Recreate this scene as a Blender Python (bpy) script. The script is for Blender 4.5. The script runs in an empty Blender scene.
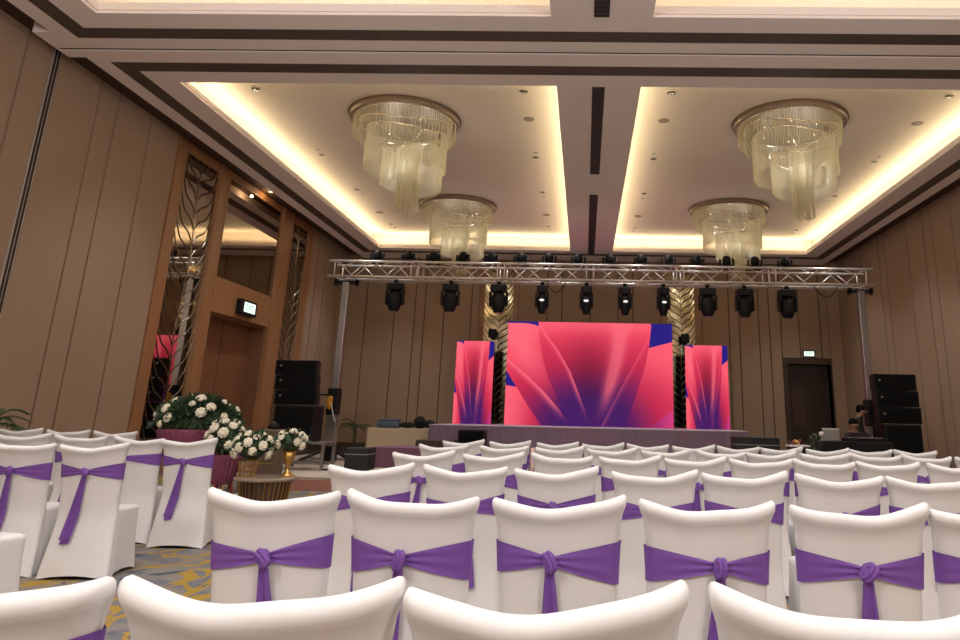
import bpy, bmesh, math, random
import numpy as np
from mathutils import Vector, Matrix
random.seed(7)
SC = bpy.context.scene
COL = SC.collection
PI = math.pi

# ------------------------------------------------------------------ camera
F_PX, CX, CY = 723.0, 567.8, 214.2
PITCH, YAW, ROLL = 0.2734, 0.0274, 0.0220
cp, sp, cy_, sy_ = math.cos(PITCH), math.sin(PITCH), math.cos(YAW), math.sin(YAW)
fwd = Vector((-sy_ * cp, cy_ * cp, sp))
rt = Vector((cy_, sy_, 0))
up = rt.cross(fwd)
rt2 = rt * math.cos(ROLL) + up * math.sin(ROLL)
up2 = -rt * math.sin(ROLL) + up * math.cos(ROLL)
cam = bpy.data.cameras.new('camera')
cam.sensor_fit = 'HORIZONTAL'
cam.sensor_width = 36.0
cam.lens = F_PX / 960 * 36.0
cam.shift_x = -(CX - 480) / 960
cam.shift_y = (CY - 320) / 960
cam.clip_start = 0.05
camo = bpy.data.objects.new('camera', cam)
COL.objects.link(camo)
M = Matrix((rt2, up2, -fwd)).transposed().to_4x4()
M.translation = Vector((0, 0, 1.22))
camo.matrix_world = M
SC.camera = camo

# ------------------------------------------------------------------ world, exposure
w = bpy.data.worlds.new('world')
SC.world = w
w.use_nodes = True
w.node_tree.nodes['Background'].inputs[0].default_value = (0.02, 0.017, 0.015, 1)
w.node_tree.nodes['Background'].inputs[1].default_value = 1.0
SC.view_settings.view_transform = 'Standard'
SC.view_settings.look = 'None'
SC.view_settings.gamma = 1.0
SC.view_settings.use_curve_mapping = False
SC.view_settings.exposure = 0.8

# ------------------------------------------------------------------ lights of the room
COVE = 3.0          # watts per metre of cove strip
COVE_NEAR = 0.9
CHAND_W = 11.0
CHAND_NEAR_W = 195.0
DOWN_W = 82.0
DOWN_FAR_W = 134.0
WARM = (1.0, 0.87, 0.52)
WARM2 = (1.0, 0.85, 0.45)
LAMP = (0.98, 0.97, 0.97)
DOWN = (0.93, 0.98, 1.04)


def area(name, loc, sx, sy, power, color, rot):
    l = bpy.data.lights.new(name, 'AREA')
    l.shape = 'RECTANGLE'
    l.size, l.size_y = sx, sy
    l.energy = power
    l.color = color
    o = bpy.data.objects.new(name, l)
    o.location = loc
    o.rotation_euler = rot
    COL.objects.link(o)
    return o


def cove_lights(x0, x1, y0, y1, z, k, col):
    # strips lie in the ledge around a coffer, shining up and in
    a = 0.16
    area('cove_strip_light', ((x0 - a), (y0 + y1) / 2, z), 0.08, y1 - y0, k * (y1 - y0), col, (0, PI + 0.35, 0))
    area('cove_strip_light', ((x1 + a), (y0 + y1) / 2, z), 0.08, y1 - y0, k * (y1 - y0), col, (0, PI - 0.35, 0))
    area('cove_strip_light', ((x0 + x1) / 2, y0 - a, z), x1 - x0, 0.08, k * (x1 - x0), col, (PI - 0.35, 0, 0))
    area('cove_strip_light', ((x0 + x1) / 2, y1 + a, z), x1 - x0, 0.08, k * (x1 - x0), col, (PI + 0.35, 0, 0))


# coffers: x0, x1, y0, y1 of the soffit opening
FARC = [(-6.68, -0.515, 10.65, 22.62), (0.84, 6.98, 10.65, 22.62)]
NEARC = [(-6.68, -0.515, -3.4, 8.55), (0.84, 6.98, -3.4, 8.55)]
ZS, ZL, ZC = 6.35, 6.47, 6.86      # soffit, top of lip, ceiling
for c in FARC:
    cove_lights(*c, ZL + 0.03, COVE, WARM)
for c in NEARC:
    cove_lights(*c, ZL + 0.08, COVE_NEAR, WARM2)


def lamp(x, y, z, e, r=0.2):
    l = bpy.data.lights.new('chandelier_lamp_light', 'POINT')
    l.energy = e
    l.color = LAMP
    l.shadow_soft_size = r
    o = bpy.data.objects.new('chandelier_lamp_light', l)
    o.location = (x, y, z)
    COL.objects.link(o)


# the four chandeliers in view, and the four of the half behind the camera
for lx in (-3.62, 3.92):
    for ly in (13.2, 19.35):
        for k in range(3):
            a = k * 2.094 + 0.4
            lamp(lx + 0.45 * math.cos(a), ly + 0.45 * math.sin(a), 6.22, CHAND_W * 0.12, 0.06)
            lamp(lx + 0.16 + 0.38 * math.cos(a), ly + 0.38 * math.sin(a), 5.80, CHAND_W * 0.22, 0.06)
    lamp(lx, -2.6, 5.2, CHAND_NEAR_W * 1.6, 0.35)
    lamp(lx, 4.4, 4.7, CHAND_NEAR_W * 0.5, 0.35)


def down_spot(x, y, e):
    l = bpy.data.lights.new('downlight_beam', 'SPOT')
    l.energy = e
    l.color = DOWN
    l.spot_size = 1.75
    l.spot_blend = 0.8
    l.shadow_soft_size = 0.06
    o = bpy.data.objects.new('downlight_beam', l)
    o.location = (x, y, 6.82)
    COL.objects.link(o)


# recessed downlights: those in view and those of the half above the camera
for lx in (-6.06, -1.17, 1.48, 6.4):
    for ly in (11.93, 15.37, 18.0, 21.5):
        down_spot(lx, ly, DOWN_FAR_W)
    for ly in (-2.2, 1.0, 3.6, 6.4):
        down_spot(lx, ly, DOWN_W)


# ------------------------------------------------------------------ materials
def mat(name, col, rough=0.6, metal=0.0, spec=0.5, noise=0.0, nscale=20, bump=0.0, bscale=200, **kw):
    m = bpy.data.materials.new(name)
    m.use_nodes = True
    nt = m.node_tree
    b = nt.nodes['Principled BSDF']
    b.inputs['Base Color'].default_value = (*col, 1)
    b.inputs['Roughness'].default_value = rough
    b.inputs['Metallic'].default_value = metal
    b.inputs['Specular IOR Level'].default_value = spec
    for k, v in kw.items():
        b.inputs[k.replace('_', ' ')].default_value = v
    tc = nt.nodes.new('ShaderNodeTexCoord')
    if noise > 0:
        n = nt.nodes.new('ShaderNodeTexNoise')
        n.inputs['Scale'].default_value = nscale
        n.inputs['Detail'].default_value = 4
        nt.links.new(tc.outputs['Object'], n.inputs['Vector'])
        mx = nt.nodes.new('ShaderNodeMix')
        mx.data_type = 'RGBA'
        mx.inputs['A'].default_value = (*[c * (1 - noise) for c in col], 1)
        mx.inputs['B'].default_value = (*[min(1, c * (1 + noise)) for c in col], 1)
        nt.links.new(n.outputs['Fac'], mx.inputs['Factor'])
        nt.links.new(mx.outputs['Result'], b.inputs['Base Color'])
    if bump > 0:
        n = nt.nodes.new('ShaderNodeTexNoise')
        n.inputs['Scale'].default_value = bscale
        nt.links.new(tc.outputs['Object'], n.inputs['Vector'])
        bp = nt.nodes.new('ShaderNodeBump')
        bp.inputs['Strength'].default_value = bump
        bp.inputs['Distance'].default_value = 0.01
        nt.links.new(n.outputs['Fac'], bp.inputs['Height'])
        nt.links.new(bp.outputs['Normal'], b.inputs['Normal'])
    return m


def emat(name, col, s):
    m = bpy.data.materials.new(name)
    m.use_nodes = True
    b = m.node_tree.nodes['Principled BSDF']
    b.inputs['Base Color'].default_value = (*col, 1)
    b.inputs['Emission Color'].default_value = (*col, 1)
    b.inputs['Emission Strength'].default_value = s
    return m


def wood(name, c1, c2, rough=0.4, scale=3.0, axis='Z'):
    m = mat(name, c1, rough)
    nt = m.node_tree
    b = nt.nodes['Principled BSDF']
    tc = nt.nodes.new('ShaderNodeTexCoord')
    mp = nt.nodes.new('ShaderNodeMapping')
    mp.inputs['Scale'].default_value = (14, 14, 0.8) if axis == 'Z' else ((14, 0.8, 14) if axis == 'Y' else (0.8, 14, 14))
    n = nt.nodes.new('ShaderNodeTexNoise')
    n.inputs['Scale'].default_value = scale
    n.inputs['Detail'].default_value = 6
    cr = nt.nodes.new('ShaderNodeValToRGB')
    cr.color_ramp.elements[0].position = 0.3
    cr.color_ramp.elements[0].color = (*c1, 1)
    cr.color_ramp.elements[1].position = 0.7
    cr.color_ramp.elements[1].color = (*c2, 1)
    nt.links.new(tc.outputs['Object'], mp.inputs['Vector'])
    nt.links.new(mp.outputs['Vector'], n.inputs['Vector'])
    nt.links.new(n.outputs['Fac'], cr.inputs['Fac'])
    nt.links.new(cr.outputs['Color'], b.inputs['Base Color'])
    return m


def carpet_mat():
    m = mat('patterned_carpet', (0.3, 0.27, 0.25), 0.95, spec=0.1)
    nt = m.node_tree
    b = nt.nodes['Principled BSDF']
    tc = nt.nodes.new('ShaderNodeTexCoord')

    def noise(scale, detail, dist, vec=None):
        n = nt.nodes.new('ShaderNodeTexNoise')
        n.inputs['Scale'].default_value = scale
        n.inputs['Detail'].default_value = detail
        n.inputs['Distortion'].default_value = dist
        nt.links.new(vec or tc.outputs['Object'], n.inputs['Vector'])
        return n

    def ramp(src, stops):
        r = nt.nodes.new('ShaderNodeValToRGB')
        r.color_ramp.elements[0].position, r.color_ramp.elements[0].color = stops[0][0], (*[stops[0][1]] * 3, 1)
        r.color_ramp.elements[1].position, r.color_ramp.elements[1].color = stops[1][0], (*[stops[1][1]] * 3, 1)
        for p, v in stops[2:]:
            e = r.color_ramp.elements.new(p)
            e.color = (v, v, v, 1)
        nt.links.new(src, r.inputs['Fac'])
        return r

    def mix(f, a, bb):
        x = nt.nodes.new('ShaderNodeMix')
        x.data_type = 'RGBA'
        nt.links.new(f, x.inputs['Factor'])
        if isinstance(a, tuple):
            x.inputs['A'].default_value = (*a, 1)
        else:
            nt.links.new(a, x.inputs['A'])
        x.inputs['B'].default_value = (*bb, 1)
        return x.outputs['Result']
    n1 = noise(2.2, 4, 1.6)
    n2 = noise(1.4, 3, 2.4)
    mp = nt.nodes.new('ShaderNodeMapping')
    mp.inputs['Location'].default_value = (7.3, 2.1, 0)
    mp.inputs['Rotation'].default_value = (0, 0, 0.7)
    mp.inputs['Scale'].default_value = (1.0, 0.55, 1)
    nt.links.new(tc.outputs['Object'], mp.inputs['Vector'])
    n3 = noise(1.5, 1.5, 2.6, mp.outputs['Vector'])
    c = mix(ramp(n1.outputs['Fac'], [(0.42, 0), (0.56, 1)]).outputs['Color'], (0.27, 0.24, 0.21), (0.18, 0.18, 0.20))
    c = mix(ramp(n2.outputs['Fac'], [(0.60, 0), (0.66, 1)]).outputs['Color'], c, (0.09, 0.10, 0.145))
    c = mix(ramp(n3.outputs['Fac'], [(0.50, 0), (0.515, 1), (0.56, 1), (0.58, 0)]).outputs['Color'], c, (0.42, 0.265, 0.05))
    # fine loop texture
    n4 = noise(160, 2, 0)
    mm = nt.nodes.new('ShaderNodeMix')
    mm.data_type = 'RGBA'
    mm.blend_type = 'MULTIPLY'
    mm.inputs['Factor'].default_value = 0.5
    nt.links.new(c, mm.inputs['A'])
    nt.links.new(ramp(n4.outputs['Fac'], [(0.3, 0.5), (0.7, 1.0)]).outputs['Color'], mm.inputs['B'])
    nt.links.new(mm.outputs['Result'], b.inputs['Base Color'])
    return m


def crystal_mat():
    m = bpy.data.materials.new('crystal_strings')
    m.use_nodes = True
    nt = m.node_tree
    for n in list(nt.nodes):
        nt.nodes.remove(n)
    out = nt.nodes.new('ShaderNodeOutputMaterial')
    p = nt.nodes.new('ShaderNodeBsdfPrincipled')
    p.inputs['Base Color'].default_value = (0.76, 0.71, 0.55, 1)
    p.inputs['Roughness'].default_value = 0.12
    p.inputs['IOR'].default_value = 1.5
    tl = nt.nodes.new('ShaderNodeBsdfTranslucent')
    tl.inputs['Color'].default_value = (0.78, 0.73, 0.56, 1)
    tr = nt.nodes.new('ShaderNodeBsdfTransparent')
    tr.inputs['Color'].default_value = (0.96, 0.94, 0.86, 1)
    a = nt.nodes.new('ShaderNodeMixShader')
    a.inputs[0].default_value = 0.5
    nt.links.new(p.outputs[0], a.inputs[1])
    nt.links.new(tl.outputs[0], a.inputs[2])
    b = nt.nodes.new('ShaderNodeMixShader')
    b.inputs[0].default_value = 0.35
    nt.links.new(a.outputs[0], b.inputs[1])
    nt.links.new(tr.outputs[0], b.inputs[2])
    nt.links.new(b.outputs[0], out.inputs[0])
    return m


MT = dict(
    wall=mat('fabric_wall_panel', (0.355, 0.245, 0.167), 0.85, spec=0.2, noise=0.05, nscale=2.5, bump=0.15, bscale=400),
    groove=mat('dark_reveal', (0.035, 0.018, 0.013), 0.7),
    plaster=mat('painted_ceiling', (0.82, 0.72, 0.65), 0.9, spec=0.2),
    soffit=mat('painted_soffit', (0.90, 0.80, 0.755), 0.9, spec=0.2),
    strip=wood('dark_wood_strip', (0.075, 0.052, 0.040), (0.10, 0.072, 0.055), 0.5, axis='Y'),
    cornice=wood('dark_cornice', (0.055, 0.026, 0.016), (0.075, 0.036, 0.022), 0.6, axis='Y'),
    wood=wood('door_frame_wood', (0.27, 0.125, 0.052), (0.36, 0.175, 0.075), 0.35),
    door=wood('door_leaf_wood', (0.17, 0.070, 0.032), (0.22, 0.095, 0.042), 0.4),
    darkdoor=wood('dark_door_wood', (0.028, 0.014, 0.010), (0.04, 0.02, 0.014), 0.5),
    vent=mat('black_grille', (0.02, 0.018, 0.018), 0.6),
    mirror=mat('bronze_mirror', (0.46, 0.40, 0.33), 0.03, 1.0),
    goldmirror=mat('gold_mirror', (0.52, 0.43, 0.28), 0.10, 1.0),
    leafline=mat('bevelled_line', (0.55, 0.47, 0.35), 0.2, 1.0),
    darkline=mat('dark_bevelled_line', (0.12, 0.08, 0.05), 0.3, 0.7),
    carpet=carpet_mat(),
    cover=mat('white_stretch_cover', (0.75, 0.735, 0.725), 0.75, spec=0.25, bump=0.10, bscale=9),
    sash=mat('purple_satin', (0.19, 0.08, 0.36), 0.6, spec=0.35, bump=0.15, bscale=14),
    alu=mat('aluminium', (0.72, 0.67, 0.63), 0.40, 0.5),
    steel=mat('grey_steel', (0.33, 0.31, 0.30), 0.35, 0.8),
    black=mat('black_plastic', (0.006, 0.006, 0.007), 0.55, spec=0.25),
    blackcloth=mat('black_cloth', (0.007, 0.007, 0.008), 0.95),
    grille=mat('speaker_grille', (0.005, 0.005, 0.005), 0.85, spec=0.15, bump=0.4, bscale=300),
    lens=mat('lens_glass', (0.35, 0.38, 0.42), 0.05, 0.9),
    whitelens=emat('glint_lens', (0.85, 0.86, 0.9), 0.4),  # faint emission puts the white glint on the lens glass
    stage=mat('purple_grey_cloth', (0.26, 0.175, 0.25), 0.9, noise=0.06, nscale=8),
    stagetop=mat('lilac_stage_top', (0.42, 0.34, 0.42), 0.8),
    riser=mat('plum_cloth', (0.20, 0.09, 0.135), 0.9, noise=0.08, nscale=8),
    cream=mat('cream_cloth', (0.50, 0.40, 0.27), 0.9, bump=0.2, bscale=6),
    brown=mat('brown_top', (0.07, 0.045, 0.04), 0.7),
    bluebox=mat('slate_blue_case', (0.07, 0.10, 0.14), 0.6),
    leaf=mat('green_leaves', (0.025, 0.055, 0.020), 0.6, noise=0.5, nscale=30),
    palm=mat('palm_leaves', (0.055, 0.085, 0.03), 0.6, noise=0.3, nscale=10),
    petal=mat('white_petals', (0.80, 0.74, 0.58), 0.8, noise=0.1, nscale=60),
    plum=mat('magenta_fabric', (0.23, 0.055, 0.105), 0.8, noise=0.1, nscale=20),
    goldwire=mat('gold_metal', (0.62, 0.38, 0.12), 0.3, 0.9),
    tabletop=mat('table_top', (0.33, 0.25, 0.19), 0.3),
    darkwood=wood('dark_table_wood', (0.06, 0.035, 0.025), (0.09, 0.05, 0.035), 0.35),
    taupe=mat('taupe_upholstery', (0.16, 0.11, 0.08), 0.9),
    yellow=mat('yellow_strap', (0.62, 0.27, 0.03), 0.7),
    crystal=crystal_mat(),
    chrome=mat('polished_steel', (0.86, 0.80, 0.70), 0.12, 1.0),
    canopy=mat('bronze_canopy', (0.24, 0.175, 0.14), 0.35, 0.5),
    platemetal=mat('brushed_plate', (0.45, 0.38, 0.30), 0.45, 0.8),
    bulb=emat('lamp_glow', (1.0, 0.85, 0.6), 0.8),
    exitglow=emat('exit_panel', (0.80, 1.0, 0.90), 0.56),
    exittext=emat('exit_letters', (0.15, 0.50, 0.33), 0.2),
    downrim=mat('downlight_rim', (0.55, 0.47, 0.42), 0.4, 0.3),
    downhole=mat('downlight_well', (0.02, 0.018, 0.016), 0.3),
    downlens=mat('downlight_lamp', (0.7, 0.7, 0.7), 0.1, 0.9),
    spkdisc=mat('ceiling_speaker_grille', (0.33, 0.27, 0.23), 0.7),
    skin=mat('skin', (0.30, 0.15, 0.09), 0.6),
    hair=mat('black_hair', (0.006, 0.004, 0.004), 0.9, spec=0.1),
    olive=mat('dark_olive_jacket', (0.018, 0.017, 0.010), 0.9),
    maroon=mat('dark_maroon_top', (0.025, 0.012, 0.012), 0.9),
    trouser=mat('dark_trousers', (0.015, 0.014, 0.016), 0.9),
    white=mat('white_plastic', (0.72, 0.68, 0.64), 0.5),
    greyplastic=mat('grey_plastic', (0.30, 0.28, 0.26), 0.5),
    red=mat('red_cloth', (0.25, 0.03, 0.03), 0.8),
    pink=mat('blush_ribbon', (0.62, 0.40, 0.38), 0.6),
    rug=mat('cream_rug', (0.55, 0.47, 0.38), 0.95, noise=0.08, nscale=4),
    rugred=mat('rust_band', (0.22, 0.07, 0.045), 0.95, noise=0.3, nscale=5),
    flight=mat('flight_case', (0.012, 0.013, 0.014), 0.6),
)


# ------------------------------------------------------------------ mesh helpers
def add_box(bm, x0, x1, y0, y1, z0, z1):
    vs = [bm.verts.new((x, y, z)) for x in (x0, x1) for y in (y0, y1) for z in (z0, z1)]
    for f in ((0, 1, 3, 2), (4, 6, 7, 5), (0, 4, 5, 1), (2, 3, 7, 6), (0, 2, 6, 4), (1, 5, 7, 3)):
        bm.faces.new([vs[i] for i in f])


def frame_of(d):
    d = d.normalized()
    a = Vector((0, 0, 1)) if abs(d.z) < 0.9 else Vector((1, 0, 0))
    u = d.cross(a).normalized()
    return u, d.cross(u).normalized()


def add_tube(bm, pts, r, n=8, caps=True):
    pts = [Vector(p) for p in pts]
    rs = r if isinstance(r, (list, tuple)) else [r] * len(pts)
    rings = []
    pu = None
    for i, p in enumerate(pts):
        d = pts[min(i + 1, len(pts) - 1)] - pts[max(i - 1, 0)]
        if d.length < 1e-9:
            d = Vector((0, 0, 1))
        u, v = frame_of(d)
        if pu is not None:
            u2 = pu - d.normalized() * pu.dot(d.normalized())
            if u2.length > 1e-6:
                u = u2.normalized()
                v = d.normalized().cross(u)
        pu = u
        rings.append([bm.verts.new(p + (u * math.cos(2 * PI * k / n) + v * math.sin(2 * PI * k / n)) * rs[i]) for k in range(n)])
    for a, b in zip(rings, rings[1:]):
        for k in range(n):
            bm.faces.new((a[k], a[(k + 1) % n], b[(k + 1) % n], b[k]))
    if caps:
        bm.faces.new(list(reversed(rings[0])))
        bm.faces.new(rings[-1])


def add_lathe(bm, prof, n=32, c=(0, 0, 0)):
    rings = []
    for r, z in prof:
        if r < 1e-6:
            rings.append([bm.verts.new((c[0], c[1], c[2] + z))])
        else:
            rings.append([bm.verts.new((c[0] + r * math.cos(2 * PI * k / n), c[1] + r * math.sin(2 * PI * k / n), c[2] + z)) for k in range(n)])
    for a, b in zip(rings, rings[1:]):
        for k in range(n):
            k2 = (k + 1) % n
            if len(a) == 1 and len(b) == 1:
                continue
            if len(a) == 1:
                bm.faces.new((a[0], b[k], b[k2]))
            elif len(b) == 1:
                bm.faces.new((a[k], a[k2], b[0]))
            else:
                bm.faces.new((a[k], a[k2], b[k2], b[k]))


def add_grid(bm, fn, nu, nv, closed_u=False):
    g = [[bm.verts.new(fn(i / (nu if closed_u else nu - 1), j / (nv - 1))) for j in range(nv)] for i in range(nu)]
    for i in range(nu if closed_u else nu - 1):
        for j in range(nv - 1):
            a, b = g[i], g[(i + 1) % nu]
            bm.faces.new((a[j], b[j], b[j + 1], a[j + 1]))
    return g


def add_ball(bm, c, r, seg=10, rings=7, sc=(1, 1, 1), jitter=0):
    m = Matrix.Translation(c) @ Matrix.Diagonal((r * sc[0], r * sc[1], r * sc[2], 1))
    res = bmesh.ops.create_uvsphere(bm, u_segments=seg, v_segments=rings, radius=1, matrix=m)
    if jitter:
        for v in res['verts']:
            v.co += Vector([random.uniform(-1, 1) * jitter for _ in range(3)])


def finish(name, bm, m, parent=None, smooth=False, bevel=0, loc=None):
    bmesh.ops.recalc_face_normals(bm, faces=bm.faces[:])
    me = bpy.data.meshes.new(name)
    bm.to_mesh(me)
    bm.free()
    me.materials.append(MT[m] if isinstance(m, str) else m)
    if smooth:
        me.shade_smooth()
    o = bpy.data.objects.new(name, me)
    COL.objects.link(o)
    if parent:
        o.parent = parent
    if loc:
        o.location = loc
    if bevel:
        b = o.modifiers.new('bevel', 'BEVEL')
        b.width = bevel
        b.segments = 2
        b.limit_method = 'ANGLE'
    return o


def obj(name, fn, m, parent=None, **kw):
    bm = bmesh.new()
    fn(bm)
    return finish(name, bm, m, parent, **kw)


def box(name, x0, x1, y0, y1, z0, z1, m, parent=None, bevel=0.0):
    return obj(name, lambda b: add_box(b, x0, x1, y0, y1, z0, z1), m, parent, bevel=bevel)


def tag(o, label, cat, group=None):
    o['label'] = label
    o['category'] = cat
    if group:
        o['group'] = group
    return o


def thing(name, label, cat, loc=(0, 0, 0), rz=0, group=None):
    o = bpy.data.objects.new(name, None)
    o.empty_display_size = 0.1
    COL.objects.link(o)
    o.location = loc
    o.rotation_euler = (0, 0, rz)
    return tag(o, label, cat, group)


def struct(o):
    o['kind'] = 'structure'
    return o


def kids(o):
    return [c for c in COL.objects if c.parent == o]


CHILD = {}


def dup(root, loc, rz, label, group=None, scale=None):
    if root not in CHILD:
        CHILD[root] = [(c, kids(c)) for c in kids(root)]
    r = root.copy()
    COL.objects.link(r)
    r.location = loc
    r.rotation_euler = (0, 0, rz)
    if scale:
        r.scale = scale
    r['label'] = label
    if group:
        r['group'] = group
    for ch, gs in CHILD[root]:
        c = ch.copy()
        COL.objects.link(c)
        c.parent = r
        for g in gs:
            d = g.copy()
            COL.objects.link(d)
            d.parent = c
    return r


ORD = ['first', 'second', 'third', 'fourth', 'fifth', 'sixth', 'seventh', 'eighth', 'ninth', 'tenth', 'eleventh',
       'twelfth', 'thirteenth', 'fourteenth', 'fifteenth', 'sixteenth']

# ================================================================== ROOM
XL, XR, YB, YF = -8.2, 8.52, 24.4, -5.0
ZW = 6.52
struct(box('floor', XL - 0.7, XR + 0.3, YF - 0.3, YB + 0.3, -0.2, 0, 'carpet'))


def panel_wall_x(bm, x0, x1, ys, z0, z1, gap=0.042):
    for a, b in zip(ys, ys[1:]):
        add_box(bm, x0, x1, a + gap / 2, b - gap / 2, z0, z1)


# left wall: panels over a dark backing, with the door bay left open
def wl(bm):
    panel_wall_x(bm, XL - 0.05, XL, [YF, -3.5, -2.53, -2.04, -1.07, -0.1, 0.4, 1.4, 2.36, 2.85, 3.82, 4.8, 5.3, 6.27, 7.24, 7.73, 8.70, 9.32, 9.84], 0.28, ZW)
    panel_wall_x(bm, XL - 0.05, XL, [9.98, 10.98, 11.47, 12.435, 13.40], 0.28, ZW)
    panel_wall_x(bm, XL - 0.05, XL, [20.90, 21.47, 22.22, 22.56, 23.55, YB], 0.28, ZW)


struct(obj('wall_left', wl, 'wall'))


def wlb(bm):
    add_box(bm, XL - 0.7, XL - 0.05, YF, 15.54, 0, 7.3)
    add_box(bm, XL - 0.7, XL - 0.05, 15.54, 18.56, 3.28, 7.3)
    add_box(bm, XL - 0.7, XL - 0.05, 18.56, YB + 0.3, 0, 7.3)
    add_box(bm, XL - 0.75, XL - 0.7, 15.5, 18.6, 0, 3.3)


struct(obj('wall_left_backing', wlb, 'groove'))


def bl(bm):
    add_box(bm, XL - 0.05, XL + 0.02, YF, 9.84, 0, 0.28)
    add_box(bm, XL - 0.05, XL + 0.02, 9.98, 13.40, 0, 0.28)
    add_box(bm, XL - 0.05, XL + 0.02, 20.90, YB, 0, 0.28)


struct(obj('baseboard_left', bl, 'darkwood'))


def wr(bm):
    ys = [YF]
    y = YF
    for s in [0.95, 0.97, 0.47] * 10:
        y += s
        if y < 15.2:
            ys.append(y)
    panel_wall_x(bm, XR, XR + 0.05, ys + [15.54, 16.52, 17.50, 17.97, 18.92, 20.37, 20.82, 22.17, 22.78, 23.75, YB], 0.28, ZW)


struct(obj('wall_right', wr, 'wall'))
struct(box('wall_right_backing', XR + 0.05, XR + 0.3, YF, YB + 0.3, 0, 7.3, 'groove'))
struct(box('baseboard_right', XR - 0.02, XR + 0.05, YF, YB, 0, 0.28, 'darkwood'))


def wb(bm):
    g = 0.030
    def seg(xs, z0=0.28):
        for a, b in zip(xs, xs[1:]):
            add_box(bm, a + g / 2, b - g / 2, YB, YB + 0.05, z0, ZW)
    seg([XL, -7.47, -6.48, -5.79, -5.46, -4.79, -3.87, -3.58])
    seg([-2.28, -1.3, -0.8, 0.16, 1.1, 1.6, 2.55])
    seg([3.90, 4.81, 5.15, 5.80, 6.15, 6.53])
    for a, b in ((6.53, 7.13), (7.13, 7.83), (7.83, 8.12)):
        add_box(bm, a + g / 2, b - g / 2, YB, YB + 0.05, 3.26, ZW)
    add_box(bm, 8.12, XR, YB, YB + 0.05, 0.28, ZW)


struct(obj('wall_back', wb, 'wall'))


def wbb(bm):
    add_box(bm, XL - 0.3, 6.67, YB + 0.05, YB + 0.5, 0, 7.3)
    add_box(bm, 8.08, XR + 0.3, YB + 0.05, YB + 0.5, 0, 7.3)
    add_box(bm, 6.67, 8.08, YB + 0.05, YB + 0.5, 3.06, 7.3)
    add_box(bm, 6.67, 8.08, YB + 0.45, YB + 0.5, 0, 3.06)


struct(obj('wall_back_backing', wbb, 'groove'))
struct(box('baseboard_back', XL, 6.53, YB - 0.02, YB + 0.05, 0, 0.28, 'darkwood'))
struct(box('wall_front', XL - 0.7, XR + 0.3, YF - 0.3, YF, 0, 7.3, 'wall'))


# ceiling: high slab, and the dropped soffit with four coffers
struct(box('ceiling', XL - 0.7, XR + 0.3, YF - 0.3, YB + 0.5, ZC, ZC + 0.2, 'plaster'))


def soffit(bm):
    z0, z1 = ZS, ZS + 0.035
    xs0, xs1 = -7.65, 7.97
    fx0, fx1, mx0, mx1 = -6.68, 6.98, -0.515, 0.84

    def s(x0, x1, y0, y1):
        add_box(bm, x0, x1, y0, y1, z0, z1)
    # outer runs and the cross beams
    s(xs0, fx0, YF, 9.53)
    s(xs0, fx0, 9.60, 24.15)
    s(fx1, xs1, YF, 9.53)
    s(fx1, xs1, 9.60, 24.15)
    for a, b in ((fx0, mx0), (mx1, fx1)):
        s(a, b, YF, -3.4)
        s(a, b, 8.55, 9.53)
        s(a, b, 9.60, 10.65)
        s(a, b, 22.62, 24.15)
    s(mx0, mx1, YF, 9.53)
    s(mx0, mx1, 9.60, 24.15)
    # bulkheads that reach the side walls at the partition track
    s(-7.92, xs0, 9.06, 9.53)
    s(-7.92, xs0, 9.60, 9.82)
    s(xs1, 8.24, 9.06, 9.53)
    s(xs1, 8.24, 9.60, 9.82)
    # stepped fascia and lip of each coffer
    for (x0, x1, y0, y1) in FARC + NEARC:
        def ring(o, za, zb, t):
            add_box(bm, x0 - o - t, x0 - o, y0 - o - t, y1 + o + t, za, zb)
            add_box(bm, x1 + o, x1 + o + t, y0 - o - t, y1 + o + t, za, zb)
            add_box(bm, x0 - o, x1 + o, y0 - o - t, y0 - o, za, zb)
            add_box(bm, x0 - o, x1 + o, y1 + o, y1 + o + t, za, zb)
        ring(0.018, z1, z1 + 0.02, 0.04)
        ring(0.0, z1 + 0.02, ZL + (0.05 if y0 < 0 else 0), 0.05)
        ring(0.36, z1, ZC, 0.03)       # back of the cove


struct(obj('ceiling_soffit', soffit, 'soffit'))
# outer edge up-stands of the soffit and the dark cornice by the walls
def edges(bm):
    for y0, y1 in ((YF, 9.06), (9.82, 24.15)):
        add_box(bm, -7.68, -7.65, y0, y1, ZS, ZC)
        add_box(bm, 7.97, 8.0, y0, y1, ZS, ZC)
    for x0, x1 in ((-7.92, -7.68), (8.0, 8.24)):
        add_box(bm, x0, x1, 9.06, 9.09, ZS + 0.036, ZC)
        add_box(bm, x0, x1, 9.79, 9.82, ZS + 0.036, ZC)
    add_box(bm, -7.95, -7.92, 9.06, 9.82, ZS, ZC)
    add_box(bm, 8.24, 8.27, 9.06, 9.82, ZS, ZC)
    add_box(bm, -7.65, 7.97, 24.15, 24.18, ZS, ZC)


struct(obj('ceiling_upstand', edges, 'soffit'))


def corn(bm):
    for y0, y1 in ((YF, YB),):
        add_box(bm, XL, -7.68, y0, y1, ZW, ZW + 0.05)
        add_box(bm, 8.0, XR, y0, y1, ZW, ZW + 0.05)
    add_box(bm, -7.68, 8.0, 24.18, YB, ZW, ZW + 0.05)


struct(obj('trim_1', corn, 'cornice'))


def strips(bm):
    z0, z1 = ZS - 0.004, ZS + 0.02
    for (ya, yb, yc, yd) in ((9.965, 10.26, 23.02, 23.29), (-4.3, -4.03, 8.94, 9.22)):
        add_box(bm, -7.39, 7.71, ya, yb, z0, z1)
        add_box(bm, -7.39, 7.71, yc, yd, z0, z1)
        add_box(bm, -7.39, -7.12, yb, yc, z0, z1)
        add_box(bm, 7.44, 7.71, yb, yc, z0, z1)


struct(obj('trim_2', strips, 'strip'))
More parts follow.
